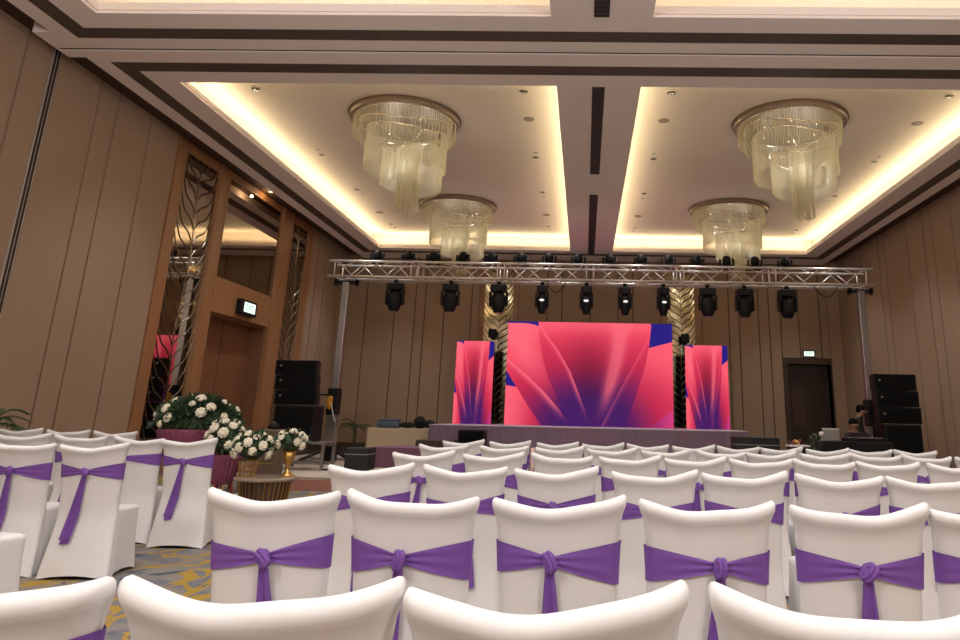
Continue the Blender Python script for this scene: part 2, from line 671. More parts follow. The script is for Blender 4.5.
# dark slot of the partition track across the beam
struct(box('trim_3', -7.92, 8.24, 9.53, 9.60, ZS + 0.02, ZS + 0.10, 'groove'))


# partition jamb on the left wall
def jamb(bm):
    for a, b in ((9.842, 9.853), (9.908, 9.914), (9.970, 9.98)):
        add_box(bm, XL - 0.05, XL + 0.004, a, b, 0, 6.51)


struct(obj('trim_4', jamb, 'alu'))
struct(obj('trim_7', lambda b: (add_box(b, XL - 0.05, XL + 0.001, 9.853, 9.908, 0, 6.51), add_box(b, XL - 0.05, XL + 0.001, 9.914, 9.970, 0, 6.51)), 'groove'))


# ------------------------------------------------------------------ door bay of the left wall
def bay(bm):
    x0, x1 = XL - 0.05, XL + 0.035
    for a, b in ((13.40, 13.73), (15.07, 15.54), (18.56, 19.28), (20.45, 20.90)):
        add_box(bm, x0, x1 + (0.03 if a in (15.07, 18.56) else 0), a, b, 0, 6.50)
    add_box(bm, x0, x1, 13.73, 15.07, 6.28, 6.50)
    add_box(bm, x0, x1, 19.28, 20.45, 6.28, 6.50)
    add_box(bm, x0, x1, 15.54, 18.56, 6.33, 6.50)
    add_box(bm, x0, x1, 15.54, 18.56, 3.28, 4.06)
    add_box(bm, x0, x1, 13.73, 15.07, 0, 0.30)
    add_box(bm, x0, x1, 19.28, 20.45, 0, 0.30)
    # thin inner beads of the stiles
    for a in (15.11, 15.48, 18.62, 19.22):
        add_box(bm, x1 + 0.03, x1 + 0.045, a - 0.02, a + 0.02, 0, 6.50)


struct(obj('trim_5', bay, 'wood', bevel=0.006))
d1 = struct(box('door_1', XL - 0.44, XL - 0.39, 15.54, 18.56, 0, 3.28, 'door'))
dl = obj('door_panel_line', lambda b: (add_box(b, XL - 0.39, XL - 0.385, 17.04, 17.06, 0.0, 3.27), add_box(b, XL - 0.39, XL - 0.384, 15.9, 16.9, 0.95, 0.97)), 'groove', d1)
obj('door_reveal', lambda b: (add_box(b, XL - 0.39, XL - 0.05, 18.50, 18.56, 0, 3.28), add_box(b, XL - 0.39, XL - 0.05, 15.54, 15.60, 0, 3.28), add_box(b, XL - 0.39, XL - 0.05, 15.60, 18.50, 3.23, 3.28)), 'door', d1)
obj('door_handle', lambda b: (add_tube(b, [(XL - 0.33, 16.9, 0.8), (XL - 0.33, 16.9, 1.4)], 0.015), add_tube(b, [(XL - 0.39, 16.9, 0.9), (XL - 0.33, 16.9, 0.9)], 0.01), add_tube(b, [(XL - 0.39, 16.9, 1.3), (XL - 0.33, 16.9, 1.3)], 0.01)), 'steel', d1)
tm = tag(box('transom_mirror', XL - 0.05, XL + 0.01, 15.54, 18.56, 4.06, 6.33, 'mirror'), 'large plain bronze mirror above the left wall door', 'mirror')


def leaf_lines(bm, w, h, pitch, r, conv):
    """feather tracery: a stem and curved leaves both sides; conv maps (s, z) to 3-D"""
    stem = []
    n = int(h / 0.12)
    for i in range(n + 1):
        z = h * i / n
        stem.append(conv(0.04 * w * math.sin(z * 2.0), z))
    add_tube(bm, stem, r * 1.2, 5)
    z = -pitch * 2
    while z < h:
        for s in (-1, 1):
            pts = []
            for i in range(11):
                t = i / 10
                zz = z + w * (0.34 * t + 0.20 * t ** 2.6 + 0.05 * math.sin(2 * PI * t))
                xx = s * t * w * 0.49 + 0.04 * w * math.sin(z * 2.0) * (1 - t)
                if 0.0 < zz < h:
                    pts.append(conv(xx, zz))
            if len(pts) > 2:
                add_tube(bm, pts, r, 5)
        z += pitch


for (a, b, lab) in ((13.73, 15.07, 'tall leaf patterned mirror nearest the chairs, left of the door'), (19.28, 20.45, 'tall leaf patterned mirror right of the door behind black speakers')):
    t = thing('leaf_mirror', lab, 'mirror', (XL, (a + b) / 2, 0.30), 0, 'leaf pattern mirrors')
    obj('mirror_glass', lambda q: add_box(q, -0.05, 0.008, -(b - a) / 2, (b - a) / 2, 0, 5.98), 'mirror', t)
    obj('leaf_tracery', lambda q: leaf_lines(q, b - a, 5.98, 0.30, 0.009, lambda s, z: (0.012, s, z)), 'darkline', t)
    obj('bright_bevel', lambda q: leaf_lines(q, b - a, 5.98, 0.30, 0.006, lambda s, z: (0.016, s, min(5.97, z + 0.02))), 'leafline', t)

for (a, b, lab) in ((-3.42, -2.46, 'gold leaf patterned wall mirror between left and centre screens'), (2.75, 3.66, 'gold leaf patterned wall mirror between centre and right screens')):
    t = thing('leaf_mirror', lab, 'mirror', ((a + b) / 2, YB, 0.30), 0, 'leaf pattern mirrors')
    obj('mirror_glass', lambda q: add_box(q, -(b - a) / 2, (b - a) / 2, -0.008, 0.05, 0, 5.8), 'goldmirror', t)
    obj('leaf_tracery', lambda q: leaf_lines(q, b - a, 5.8, 0.22, 0.014, lambda s, z: (s, -0.014, z)), 'darkline', t)
    obj('bright_bevel', lambda q: leaf_lines(q, b - a, 5.8, 0.22, 0.008, lambda s, z: (s, -0.020, min(5.78, z + 0.025))), 'leafline', t)


def bst(bm):
    for a, b in ((-3.58, -3.42), (-2.46, -2.28), (2.55, 2.75), (3.66, 3.90)):
        add_box(bm, a, b, YB - 0.04, YB + 0.05, 0, ZW)
    for a, b in ((-3.42, -2.46), (2.75, 3.66)):
        add_box(bm, a, b, YB - 0.03, YB + 0.05, 6.1, ZW)
        add_box(bm, a, b, YB - 0.03, YB + 0.05, 0, 0.3)


struct(obj('trim_6', bst, 'wood'))
# back door
d2 = struct(box('door_2', 6.67, 8.08, YB + 0.34, YB + 0.38, 0, 3.06, 'darkdoor'))
obj('door_frame', lambda b: (add_box(b, 6.53, 6.67, YB - 0.03, YB + 0.38, 0, 3.26), add_box(b, 8.08, 8.12, YB - 0.03, YB + 0.38, 0, 3.26), add_box(b, 6.67, 8.08, YB - 0.03, YB + 0.38, 3.06, 3.26)), 'cornice', d2)
obj('door_leaf_line', lambda b: (add_box(b, 7.37, 7.385, YB + 0.33, YB + 0.34, 0, 3.05), add_box(b, 6.85, 7.25, YB + 0.325, YB + 0.34, 1.1, 2.3)), 'cornice', d2)


t = thing('recessed_spotlight', 'small recessed spotlight glowing on the wood above the left door', 'spotlight', (-7.97, 17.2, ZW))
obj('trim_ring', lambda b: add_lathe(b, [(0.04, 0), (0.06, 0), (0.06, -0.012), (0.045, -0.014)], 18), 'downrim', t)
obj('lamp', lambda b: add_lathe(b, [(0.042, -0.006), (0, -0.006)], 18), 'bulb', t)
l = bpy.data.lights.new('recessed_spotlight_beam', 'POINT')
l.energy = 3.5
l.color = (1.0, 0.72, 0.40)
l.shadow_soft_size = 0.03
lo = bpy.data.objects.new('recessed_spotlight_beam', l)
lo.location = (-7.95, 17.2, ZW - 0.13)
COL.objects.link(lo)


# exit signs
def text_mesh(s, size, parent, m, M4, name):
    cu = bpy.data.curves.new('t', 'FONT')
    cu.body = s
    cu.size = size
    cu.align_x = 'CENTER'
    cu.align_y = 'CENTER'
    cu.extrude = 0.002
    to = bpy.data.objects.new('t', cu)
    COL.objects.link(to)
    dg = bpy.context.evaluated_depsgraph_get()
    me = bpy.data.meshes.new_from_object(to.evaluated_get(dg))
    bpy.data.objects.remove(to)
    me.transform(M4)
    me.materials.clear()
    me.materials.append(MT[m])
    o = bpy.data.objects.new(name, me)
    COL.objects.link(o)
    o.parent = parent
    return o


t = thing('exit_sign', 'lit green white exit sign over the left wall door', 'exit sign', (XL + 0.035, 17.1, 3.57))
box('housing', 0, 0.12, -0.42, 0.42, -0.18, 0.17, 'black', t, 0.01)
box('lit_panel', 0.118, 0.125, -0.26, 0.32, -0.115, 0.115, 'exitglow', t)
text_mesh('EXIT', 0.20, t, 'exittext', Matrix.Translation((0.126, 0.03, 0)) @ Matrix(((0, 0, 1, 0), (1, 0, 0, 0), (0, 1, 0, 0), (0, 0, 0, 1))), 'lettering')
t = thing('exit_sign', 'small lit exit sign above the dark doorway in back wall', 'exit sign', (7.38, YB - 0.001, 3.40))
box('housing', -0.20, 0.20, -0.07, 0, -0.12, 0.10, 'black', t, 0.005)
box('lit_panel', -0.165, 0.165, -0.075, -0.069, -0.085, 0.07, 'exitglow', t)
text_mesh('EXIT', 0.11, t, 'exittext', Matrix.Translation((0, -0.076, -0.005)) @ Matrix.Rotation(PI / 2, 4, 'X'), 'lettering')


# air grilles in the middle beam
def grille(y0, y1, lab):
    t = thing('air_grille', lab, 'air vent', (0.158, (y0 + y1) / 2, ZS - 0.001), 0, 'air grilles in middle beam')
    h = (y1 - y0) / 2
    box('grille_plate', -0.102, 0.102, -h, h, -0.006, 0.0, 'vent', t)

    def sl(b):
        y = -h + 0.05
        while y < h:
            add_box(b, -0.09, 0.09, y, y + 0.012, -0.011, -0.006)
            y += 0.10
    obj('slats', sl, 'strip', t)


grille(3.0, 8.55, 'dark air grille at top edge, nearest of the beam grilles')
grille(10.67, 15.0, 'long dark air grille in middle beam between the big chandeliers')
grille(16.53, 23.2, 'dark air grille in middle beam farthest, just above the truss')

# ------------------------------------------------------------------ downlights and ceiling speakers
DY = [(11.93, 'd'), (13.2, 's'), (15.37, 'p'), (18.0, 'p'), (20.2, 's'), (21.5, 'p')]
RN = ['nearest', 'second', 'third', 'fourth', 'fifth', 'farthest']
LX = [(-6.06, 'beside the left wall cove'), (-1.17, 'left of the middle beam'), (1.48, 'right of the middle beam'), (6.4, 'beside the right wall cove')]
proto_d = proto_s = proto_p = None


def mk_down(big):
    t = thing('ceiling_downlight', 'x', 'downlight', (0, 0, ZC), 0, 'recessed downlights')
    r = 0.085 if big else 0.075
    obj('rim', lambda b: add_lathe(b, [(r * 0.78, -0.004), (r * 0.8, -0.012), (r, -0.012), (r * 1.04, 0), (r * 0.78, 0)], 20), 'downrim', t, smooth=True)
    obj('well', lambda b: add_lathe(b, [(r * 0.8, -0.006), (r * 0.5, -0.003), (0, -0.003)], 20), 'downhole', t)
    if big:
        obj('lamp', lambda b: add_ball(b, (0.0, 0.02, -0.016), 0.035, 12, 8, (1, 1, 0.5)), 'downlens', t)
    return t


nsp = 0
for i, (x, side) in enumerate(LX):
    cnt = 0
    for (y, k) in DY:
        if k == 's':
            if x < -6 and y < 15:
                continue
            if proto_s is None:
                proto_s = thing('ceiling_speaker', 'x', 'ceiling speaker', (0, 0, ZC), 0, 'round ceiling speakers')
                obj('speaker_grille', lambda b: add_lathe(b, [(0.11, 0), (0.11, -0.008), (0.095, -0.012), (0, -0.012)], 24), 'spkdisc', proto_s)
                o = proto_s
                o.location = (x, y, ZC)
            else:
                o = dup(proto_s, (x, y, ZC), 0, '')
            o['label'] = '%s round flush ceiling speaker %s' % ('nearer' if y < 15 else 'farther', side)
            continue
        if k == 'd':
            if proto_d is None:
                proto_d = mk_down(True)
                o = proto_d
                o.location = (x, y, ZC)
            else:
                o = dup(proto_d, (x, y, ZC), 0, '')
        else:
            if proto_p is None:
                proto_p = mk_down(False)
                o = proto_p
                o.location = (x, y, ZC)
            else:
                o = dup(proto_p, (x, y, ZC), 0, '')
            # its small neighbour
            o2 = dup(proto_p, (x + (0.02 if x < 0 else -0.02), y + (-0.32 if y < 16 else 0.42), ZC), 0, '', scale=(0.5, 0.5, 1))
            o2.name = 'ceiling_sprinkler'
            o2['category'] = 'sprinkler'
            o2['group'] = 'ceiling sprinklers'
            o2['label'] = '%s tiny dark ceiling sprinkler spot %s' % (['', 'nearest', 'middle', 'farthest'][cnt], side)
        o['label'] = '%s recessed ceiling downlight %s' % (['nearest', 'second nearest', 'third nearest', 'farthest'][cnt], side)
        cnt += 1


# ------------------------------------------------------------------ chandeliers
def chandelier_proto():
    t = thing('crystal_chandelier', 'x', 'chandelier', (0, 0, ZC), 0, 'crystal chandeliers')
    obj('canopy', lambda b: add_lathe(b, [(0, 0), (1.08, 0), (1.10, -0.02), (1.07, -0.02), (1.07, -0.08), (1.05, -0.12), (0, -0.12)], 64), 'canopy', t)
    obj('mirror_plate', lambda b: add_lathe(b, [(0, -0.121), (1.03, -0.121), (1.03, -0.126), (0, -0.126)], 64), 'platemetal', t)
    rr = random.Random(3)

    def tier(cx, R, z_top, z_bot, n, amp, ph, ragged=0.0, spiral=0.0, jr=0.0, rr_=0.008):
        def top(a):
            return z_top + amp * math.sin(2 * a + ph)

        def rad(a):
            return R * (1 - spiral * (((a + ph) % (2 * PI)) / (2 * PI)))

        def rods(b):
            for k in range(n):
                a = 2 * PI * k / n
                r_ = rad(a) + rr.uniform(-jr, jr)
                x, y = cx + r_ * math.cos(a), r_ * math.sin(a)
                zb = z_bot + rr.uniform(0, ragged) + amp * 0.6 * math.sin(2 * a + ph)
                add_tube(b, [(x, y, top(a)), (x, y, zb)], rr_, 4, False)

        def rail(b):
            for dz, r2 in ((0.0, 0.020),):
                pts = [(cx + rad(a) * math.cos(a), rad(a) * math.sin(a), top(a) + dz) for a in [2 * PI * k / 72 for k in range(73)]]
                add_tube(b, pts, r2, 6)
        return rods, rail
    tiers = [
        (0.0, 1.00, -0.11, -0.44, 120, 0.0, 0.0, 0.02, 0.04, 0.0, 0.006),
        (0.0, 0.92, -0.24, -0.60, 70, 0.09, 1.0, 0.02, 0.10, 0.0, 0.0065),
        (0.06, 0.80, -0.40, -1.14, 165, 0.07, 0.4, 0.02, 0.06, 0.0, 0.0065),
        (0.20, 0.61, -0.74, -1.46, 140, 0.08, 2.2, 0.02, 0.06, 0.0, 0.0065),
        (0.16, 0.20, -0.60, -1.98, 46, 0.0, 0.0, 0.26, 0.0, 0.02, 0.009),
        (0.16, 0.11, -0.60, -2.00, 24, 0.0, 0.0, 0.30, 0.0, 0.02, 0.009),
    ]
    for i, tr in enumerate(tiers):
        rods, rail = tier(*tr)
        c = obj('crystal_curtain', rods, 'crystal', t)
        if i < 4:
            obj('rail', rail, 'chrome', c, smooth=True)
    obj('spider_frame', lambda b: [add_tube(b, [(0.16, 0, -0.6), (0.16 + 0.8 * math.cos(a), 0.8 * math.sin(a), -0.46)], 0.012, 6) for a in [k * PI / 3 for k in range(6)]] + [add_tube(b, [(0.16, 0, -0.1), (0.16, 0, -0.72)], 0.02, 8)], 'chrome', t)
    for k in range(6):
        a = k * PI / 3 + 0.3
        obj('lamp', lambda b: add_ball(b, (0.55 * math.cos(a), 0.55 * math.sin(a), -0.2), 0.018), 'bulb', t)
    return t


CH = [(-3.62, 13.2, 'big crystal chandelier at left nearest the camera'), (3.92, 13.2, 'big crystal chandelier at right nearest the camera'),
      (-3.62, 19.35, 'farther left crystal chandelier hanging just above the truss'), (3.92, 19.35, 'farther right crystal chandelier hanging just above the truss')]
pc = None
for i, (x, y, lab) in enumerate(CH):
    if pc is None:
        pc = chandelier_proto()
        pc.location = (x, y, ZC)
        pc['label'] = lab
    else:
        dup(pc, (x, y, ZC), [0, 2.2, 0.9, 3.6][i] * 0, lab)

# ================================================================== STAGE AND SCREENS
ST0, ST1, SX0, SX1, SZ = 20.0, 23.9, -4.13, 4.36, 0.955


def stage_skirt(b):
    n = 140
    pts = []
    for i in range(n + 1):
        x = SX0 + (SX1 - SX0) * i / n
        pts.append((x, ST0 + 0.012 * math.sin(i * 1.9) + 0.006 * math.sin(i * 0.7)))
    for i in range(41):
        y = ST0 + (ST1 - ST0) * i / 40
        pts.append((SX1 + 0.012 * math.sin(i * 1.9), y))
    pts = [(SX0 + 0.012 * math.sin(i * 1.9), ST1 - (ST1 - ST0) * i / 40) for i in range(41)] + pts
    prev = None
    for (x, y) in pts:
        c = (b.verts.new((x, y, 0.0)), b.verts.new((x, y, SZ - 0.03)))
        if prev:
            b.faces.new((prev[0], c[0], c[1], prev[1]))
        prev = c


stg = thing('stage', 'wide low stage skirted in purple grey cloth under the screens', 'stage', (0, 0, 0))
box('stage_deck', SX0, SX1, ST0, ST1, SZ - 0.03, SZ, 'stagetop', stg, 0.01)
obj('skirt', stage_skirt, 'stage', stg, smooth=True)


def art(sx, sy):
    """colour of the picture shown on the screens; sx right, sy down, both 0..1"""
    def lerp(a, b, t):
        return a + (b - a) * t[..., None]

    def ss(a, b, v):
        t = np.clip((v - a) / (b - a), 0, 1)
        return t * t * (3 - 2 * t)

    def cv(pts):
        p = np.array(pts)
        return np.interp(sy, p[:, 1], p[:, 0])
    C = lambda r, g, b: np.array([r, g, b]) / 255.0
    pink, coral, crim, purp, blue = C(255, 112, 128), C(250, 78, 100), C(196, 40, 76), C(70, 26, 98), C(40, 28, 128)
    d = np.sqrt(((sx - 0.5) * 1.35) ** 2 + ((sy - 1.08) * 1.0) ** 2)

    def petal(dd, glow, gs=0.5):
        c = lerp(purp[None, None], crim[None, None], ss(0.24, 0.66, dd))
        c = lerp(c, coral[None, None], ss(0.55, 1.02, dd))
        c = lerp(c, pink[None, None], np.clip(glow, 0, 1) * gs)
        return c
    out = np.zeros(sx.shape + (3,)) + blue
    # boundaries as x of y
    LB = cv([(0.185, 0), (0.192, 0.15), (0.215, 0.35), (0.255, 0.55), (0.33, 0.8), (0.40, 1.0)])     # right side of upper left petal
    CL = cv([(0.185, 0), (0.235, 0.12), (0.31, 0.28), (0.385, 0.48), (0.445, 0.72), (0.485, 0.88), (0.50, 1.0)])    # left side of the centre petal
    CR = cv([(0.872, 0), (0.865, 0.10), (0.80, 0.30), (0.715, 0.55), (0.64, 0.78), (0.57, 1.0)])
    GR = cv([(0.875, 0), (0.86, 0.22), (0.835, 0.42), (0.79, 0.65), (0.74, 0.88), (0.715, 1.0)])
    T1 = cv([(0.0, 0), (0.0, 0.36), (0.12, 0.52), (0.23, 0.68), (0.32, 0.84), (0.395, 1.0)])   # top edge of lower left petal
    T2 = cv([(-0.05, 0), (-0.01, 0.46), (0.06, 0.63), (0.13, 0.80), (0.22, 1.0)])
    # right petal
    m = (sx > GR) & (sy > 0.235 - (sx - 0.87) * 0.45)
    out[m] = petal(d * 1.0, np.exp(-(sy - 0.25) ** 2 / 0.10) * 0.9)[m]
    # bottom right corner petal
    m = (sy > 0.82 + (1 - sx) * 1.35)
    out[m] = lerp(C(150, 38, 110)[None, None], C(205, 60, 120)[None, None], ss(0.85, 1.0, sx))[m]
    # centre petal
    m = (sx > CL) & (sx < CR)
    hi = np.exp(-((sx - (0.69 - 0.14 * sy ** 1.5)) / (0.05 - 0.02 * sy)) ** 2) * (1 - ss(0.5, 1.0, sy)) * 1.3
    base = petal(0.90 * (1.06 - sy) + 0.10 * np.abs(sx - 0.5), hi + 0.7 * (1 - ss(0, 0.16, sy)), 0.75)
    dk = np.exp(-((sx - 0.49) / 0.14) ** 2) * np.exp(-((sy - 0.45) / 0.30) ** 2) * 0.22
    base = base * (1 - dk[..., None])
    out[m] = base[m]
    # right inner petal
    m = (sx >= CR) & (sx < GR) & (sy > 0.02)
    out[m] = petal(d * 0.80, np.exp(-((sx - CR) / 0.02) ** 2), 0.35)[m]
    # left inner petal
    m = (sx >= LB) & (sx <= CL)
    out[m] = petal(d * 0.84, np.exp(-((CL - sx) / 0.018) ** 2) * (1 - ss(0.6, 1, sy)), 0.8)[m]
    # upper left petal
    m = (sx < LB) & (sy > 0.015 + np.clip(sx - 0.08, 0, 1) ** 2 * 2.6)
    out[m] = petal(d * 0.97, np.exp(-((sx - 0.02 - 0.3 * sy) / 0.10) ** 2) * (1 - ss(0.2, 0.8, sy)) + 0.8 * (1 - ss(0.0, 0.25, sy)), 0.8)[m]
    # lower left petal
    m = (sx < T1) & (sx > T2) & (sy > 0.36)
    out[m] = petal(d * 0.90, np.exp(-((T1 - sx) / 0.035) ** 2) * (1 - ss(0.75, 1, sy)), 0.85)[m]
    m = (sx <= T2) & (sy > 0.45)
    out[m] = blue
    m = (sx <= T2) & (sy > 0.625 + 0.25 * sx)
    out[m] = petal(d * 1.35, 1 - ss(0.0, 0.22, sx), 0.6)[m]
    return np.clip(out, 0, 1)


def screen(name, x0, x1, z0, z1, y, nx, nz, label):
    t = thing(name, label, 'led screen', ((x0 + x1) / 2, y, z0), 0, 'led screens on stage')
    w2, h = (x1 - x0) / 2, z1 - z0
    box('cabinet', -w2, w2, 0.004, 0.09, 0, h, 'black', t)
    box('support_frame', -w2 * 0.8, w2 * 0.8, 0.09, 0.5, 0, 0.5, 'black', t)
    X, Z = np.meshgrid(np.linspace(-w2, w2, nx), np.linspace(0, h, nz))
    col = art((X + w2) / (2 * w2), 1 - Z / h)
    lin = np.where(col <= 0.04045, col / 12.92, ((col + 0.055) / 1.055) ** 2.4)
    me = bpy.data.meshes.new('picture_panel')
    vs = np.stack([X, np.zeros_like(X), Z], -1).reshape(-1, 3)
    idx = np.arange(nx * nz).reshape(nz, nx)
    fs = np.stack([idx[:-1, :-1], idx[:-1, 1:], idx[1:, 1:], idx[1:, :-1]], -1).reshape(-1, 4)
    me.from_pydata(vs.tolist(), [], fs.tolist())
    ca = me.color_attributes.new('picture', 'FLOAT_COLOR', 'POINT')
    ca.data.foreach_set('color', np.concatenate([lin.reshape(-1, 3), np.ones((nx * nz, 1))], 1).astype(np.float32).ravel())
    me.materials.append(MT['ledpic'])
    o = bpy.data.objects.new('picture_panel', me)
    COL.objects.link(o)
    o.parent = t
    return t


m = bpy.data.materials.new('led_picture')
m.use_nodes = True
b_ = m.node_tree.nodes['Principled BSDF']
b_.inputs['Base Color'].default_value = (0.003, 0.003, 0.003, 1)
b_.inputs['Specular IOR Level'].default_value = 0.1
b_.inputs['Roughness'].default_value = 0.6
at_ = m.node_tree.nodes.new('ShaderNodeVertexColor')
at_.layer_name = 'picture'
m.node_tree.links.new(at_.outputs['Color'], b_.inputs['Emission Color'])
b_.inputs['Emission Strength'].default_value = 0.574
MT['ledpic'] = m
screen('led_screen', -2.39, 2.68, SZ, 4.05, 22.5, 330, 210, 'large centre led screen showing pink and purple petals')
screen('led_screen', -3.95, -2.79, SZ, 3.42, 22.5, 110, 200, 'narrow led screen at left end of the stage')
screen('led_screen', 3.06, 4.35, SZ, 3.42, 22.5, 110, 200, 'narrow led screen at right end of the stage')
for (x, z, lab) in ((-3.06, 3.83, 'small black floodlight clipped above the left led screen'), (3.28, 3.78, 'small black floodlight clipped above the right led screen')):
    t = thing('floodlight', lab, 'stage light', (x, YB - 0.35, z), 0)
    box('lamp_body', -0.13, 0.13, -0.12, 0.1, -0.14, 0.14, 'black', t, 0.02)
    obj('mount_arm', lambda b: add_tube(b, [(0, 0.1, 0), (0, 0.32, 0.06)], 0.02), 'black', t)

# ================================================================== TRUSS
TY = 18.0
TX0, TX1, TZ0, TZ1, TD = -6.57, 7.18, 4.55, 4.94, 0.62
truss = thing('lighting_truss', 'long silver aluminium box truss spanning across above the stage', 'truss', (0, TY, TZ0))
cuts = [-6.50, -4.36, -2.16, 0.10, 2.37, 4.67, 7.10]
for i in range(6):
    a, b = cuts[i], cuts[i + 1]
    L = b - a
    h = TZ1 - TZ0

    seg = bpy.data.objects.new('truss_segment', None)
    COL.objects.link(seg)
    seg.parent = truss
    seg.location = (a, 0, 0)
    for x in (0.09, L - 0.09):
        def end(q):
            for y in (0, TD):
                add_tube(q, [(x, y, 0), (x, y, h)], 0.02, 6)
            for z in (0, h):
                add_tube(q, [(x, 0, z), (x, TD, z)], 0.02, 6)
        obj('end_frame', end, 'alu', seg, smooth=True)
    for y in (0, TD):
        for z in (0, h):
            e0 = -0.07 if i == 0 else 0
            e1 = L + (0.10 if i == 5 else 0)
            obj('chord', lambda q: add_tube(q, [(e0, y, z), (e1, y, z)], 0.031, 8), 'alu', seg, smooth=True)
    nd = 4
    for y in (0, TD):
        def zig(q):
            x0, x1 = 0.14, L - 0.14
            for k in range(nd):
                xa, xb = x0 + (x1 - x0) * k / nd, x0 + (x1 - x0) * (k + 1) / nd
                g = 0.03
                za, zb = (h, 0) if (k % 2 == 0) == (y == 0) else (0, h)
                add_tube(q, [(xa + g, y, za), (xb - g, y, zb)], 0.014, 6)
        obj('bracing', zig, 'alu', seg, smooth=True)
    for z in (0, h):
        def zig2(q):
            x0, x1 = 0.14, L - 0.14
            for k in range(nd):
                xa, xb = x0 + (x1 - x0) * k / nd, x0 + (x1 - x0) * (k + 1) / nd
                add_tube(q, [(xa, 0 if k % 2 else TD, z), (xb, TD if k % 2 else 0, z)], 0.013, 6)
        obj('bracing', zig2, 'alu', seg, smooth=True)


def lift_tower(x, lab):
    t = thing('lift_tower', lab, 'lifting stand', (x, TY + 0.3, 0), 0, 'lifting towers')
    box('mast', -0.085, 0.085, -0.06, 0.11, 1.75, 4.44, 'steel', t, 0.012)
    box('base_column', -0.12, 0.12, -0.09, 0.14, 0.25, 1.3, 'steel', t, 0.012)
    wi = box('winch_box', -0.13, 0.13, -0.16, 0.15, 1.15, 1.78, 'black', t, 0.02)
    obj('crank_handle', lambda b: (add_tube(b, [(0, -0.16, 1.62), (0, -0.26, 1.62), (-0.36, -0.26, 1.62)], 0.022), add_tube(b, [(-0.34, -0.26, 1.62), (-0.34, -0.36, 1.62)], 0.022)), 'black', wi)
    obj('top_fork', lambda b: (add_box(b, -0.3, 0.3, -0.05, 0.1, 4.40, 4.47), add_box(b, -0.3, -0.24, -0.05, 0.1, 4.36, 4.52), add_box(b, 0.24, 0.3, -0.05, 0.1, 4.36, 4.52)), 'black', t)
    box('base_block', -0.16, 0.16, -0.14, 0.18, 0.06, 0.42, 'black', t, 0.02)
    for k in range(4):
        a = PI / 4 + k * PI / 2 + 0.25
        ex, ey = 1.05 * math.cos(a), 1.05 * math.sin(a)
        leg = obj('leg', lambda b: add_tube(b, [(0.1 * math.cos(a), 0.1 * math.sin(a), 0.34), (ex, ey, 0.05)], 0.035), 'black', t)
        obj('foot_pad', lambda b: add_lathe(b, [(0, 0), (0.07, 0), (0.07, 0.02), (0.03, 0.04), (0, 0.05)], 14, (ex, ey, 0)), 'black', leg)
        obj('leg_brace', lambda b: add_tube(b, [(0.1 * math.cos(a), 0.1 * math.sin(a), 0.12), (ex * 0.8, ey * 0.8, 0.12)], 0.018), 'steel', leg)
    return t


lift_tower(-6.17, 'left lifting tower with crank holding up the truss end')
lift_tower(6.95, 'right lifting tower holding up the truss beside black speakers')


def strap(x, y, z, lab):
    t = thing('ratchet_strap', lab, 'strap', (x, y, z), 0)

    def f(b):
        add_ball(b, (0, 0, 0), 0.1, 10, 8, (0.9, 0.6, 1.2), 0.012)
        add_ball(b, (0.02, -0.03, -0.12), 0.08, 10, 8, (0.8, 0.5, 1.1), 0.012)
    obj('strap_bundle', f, 'yellow', t, smooth=True)
    obj('strap_tail', lambda b: [add_tube(b, [(0.06, -0.05, -0.05), (0.13, -0.06, -0.3), (0.2, -0.06, -0.48)], 0.014, 6)], 'white', t)


strap(-6.2, TY + 0.3 - 0.23, 1.48, 'bundled yellow strap hung on the left lifting tower winch')
strap(7.12, TY + 0.3 - 0.23, 1.30, 'bundled yellow strap hung on the right lifting tower winch')


# moving heads
def moving_head(name, lab, up, wide, lens_front):
    """hanging (up=False): origin at the clamp top; standing: origin at the base underside"""
    t = thing(name, lab, 'moving light', (0, 0, 0))
    s = wide
    sg = 1 if up else -1
    zb = 0.0 if up else -0.07
    if not up:
        obj('clamp', lambda b: (add_box(b, -0.03, 0.03, -0.03, 0.03, -0.08, 0.02), add_tube(b, [(-0.05, 0, 0.0), (0.05, 0, 0.0)], 0.045, 10)), 'black', t)
    h0 = 0.09 if up else 0.17
    z0, z1 = sorted((zb, zb + sg * h0))
    box('base', -s * 0.46, s * 0.46, -s * 0.38, s * 0.38, z0, z1, 'black', t, 0.02)
    arm = 0.23 if up else 0.50
    k = 0.62 if not up else 0.55

    za, zb2 = sorted((zb + sg * h0, zb + sg * (h0 + arm * 0.75)))
    for sx in (-1, 1):
        yk = box('yoke_arm', sx * s * 0.48 - 0.025, sx * s * 0.48 + 0.025, -s * 0.2, s * 0.2, za, zb2, 'black', t, 0.015)
    hr = s * (0.33 if up else 0.41)

    def head(b):
        c = zb + sg * (h0 + arm * 0.45)
        prof = [(0, -arm * 0.45), (hr * 0.7, -arm * 0.42), (hr, -arm * 0.2), (hr, arm * 0.3), (hr * 0.72, arm * 0.55), (hr * 0.62, arm * 0.62), (0, arm * 0.62)]
        add_lathe(b, [(r, sg * z) for r, z in prof], 20, (0, 0, c))
    hd = obj('head', head, 'black', t, smooth=True)
    c = zb + sg * (h0 + arm * 0.45)
    if lens_front:
        obj('lens', lambda b: add_ball(b, (0, -hr * 0.97, c + 0.02), 0.055, 14, 8, (1.2, 0.5, 0.55)), 'whitelens', hd, smooth=True)
    else:
        zl = c + sg * arm * 0.62
        obj('lens', lambda b: add_lathe(b, [(0, 0.012 * sg), (hr * 0.45, 0.006 * sg), (hr * 0.55, 0)], 16, (0, 0, zl)), 'lens', hd, smooth=True)
    obj('pan_label', lambda b: add_box(b, s * 0.505 - 0.003 + 0.025, s * 0.505 + 0.006 + 0.022, -0.03, 0.03, c - 0.04, c + 0.04), 'greyplastic', yk)
    return t


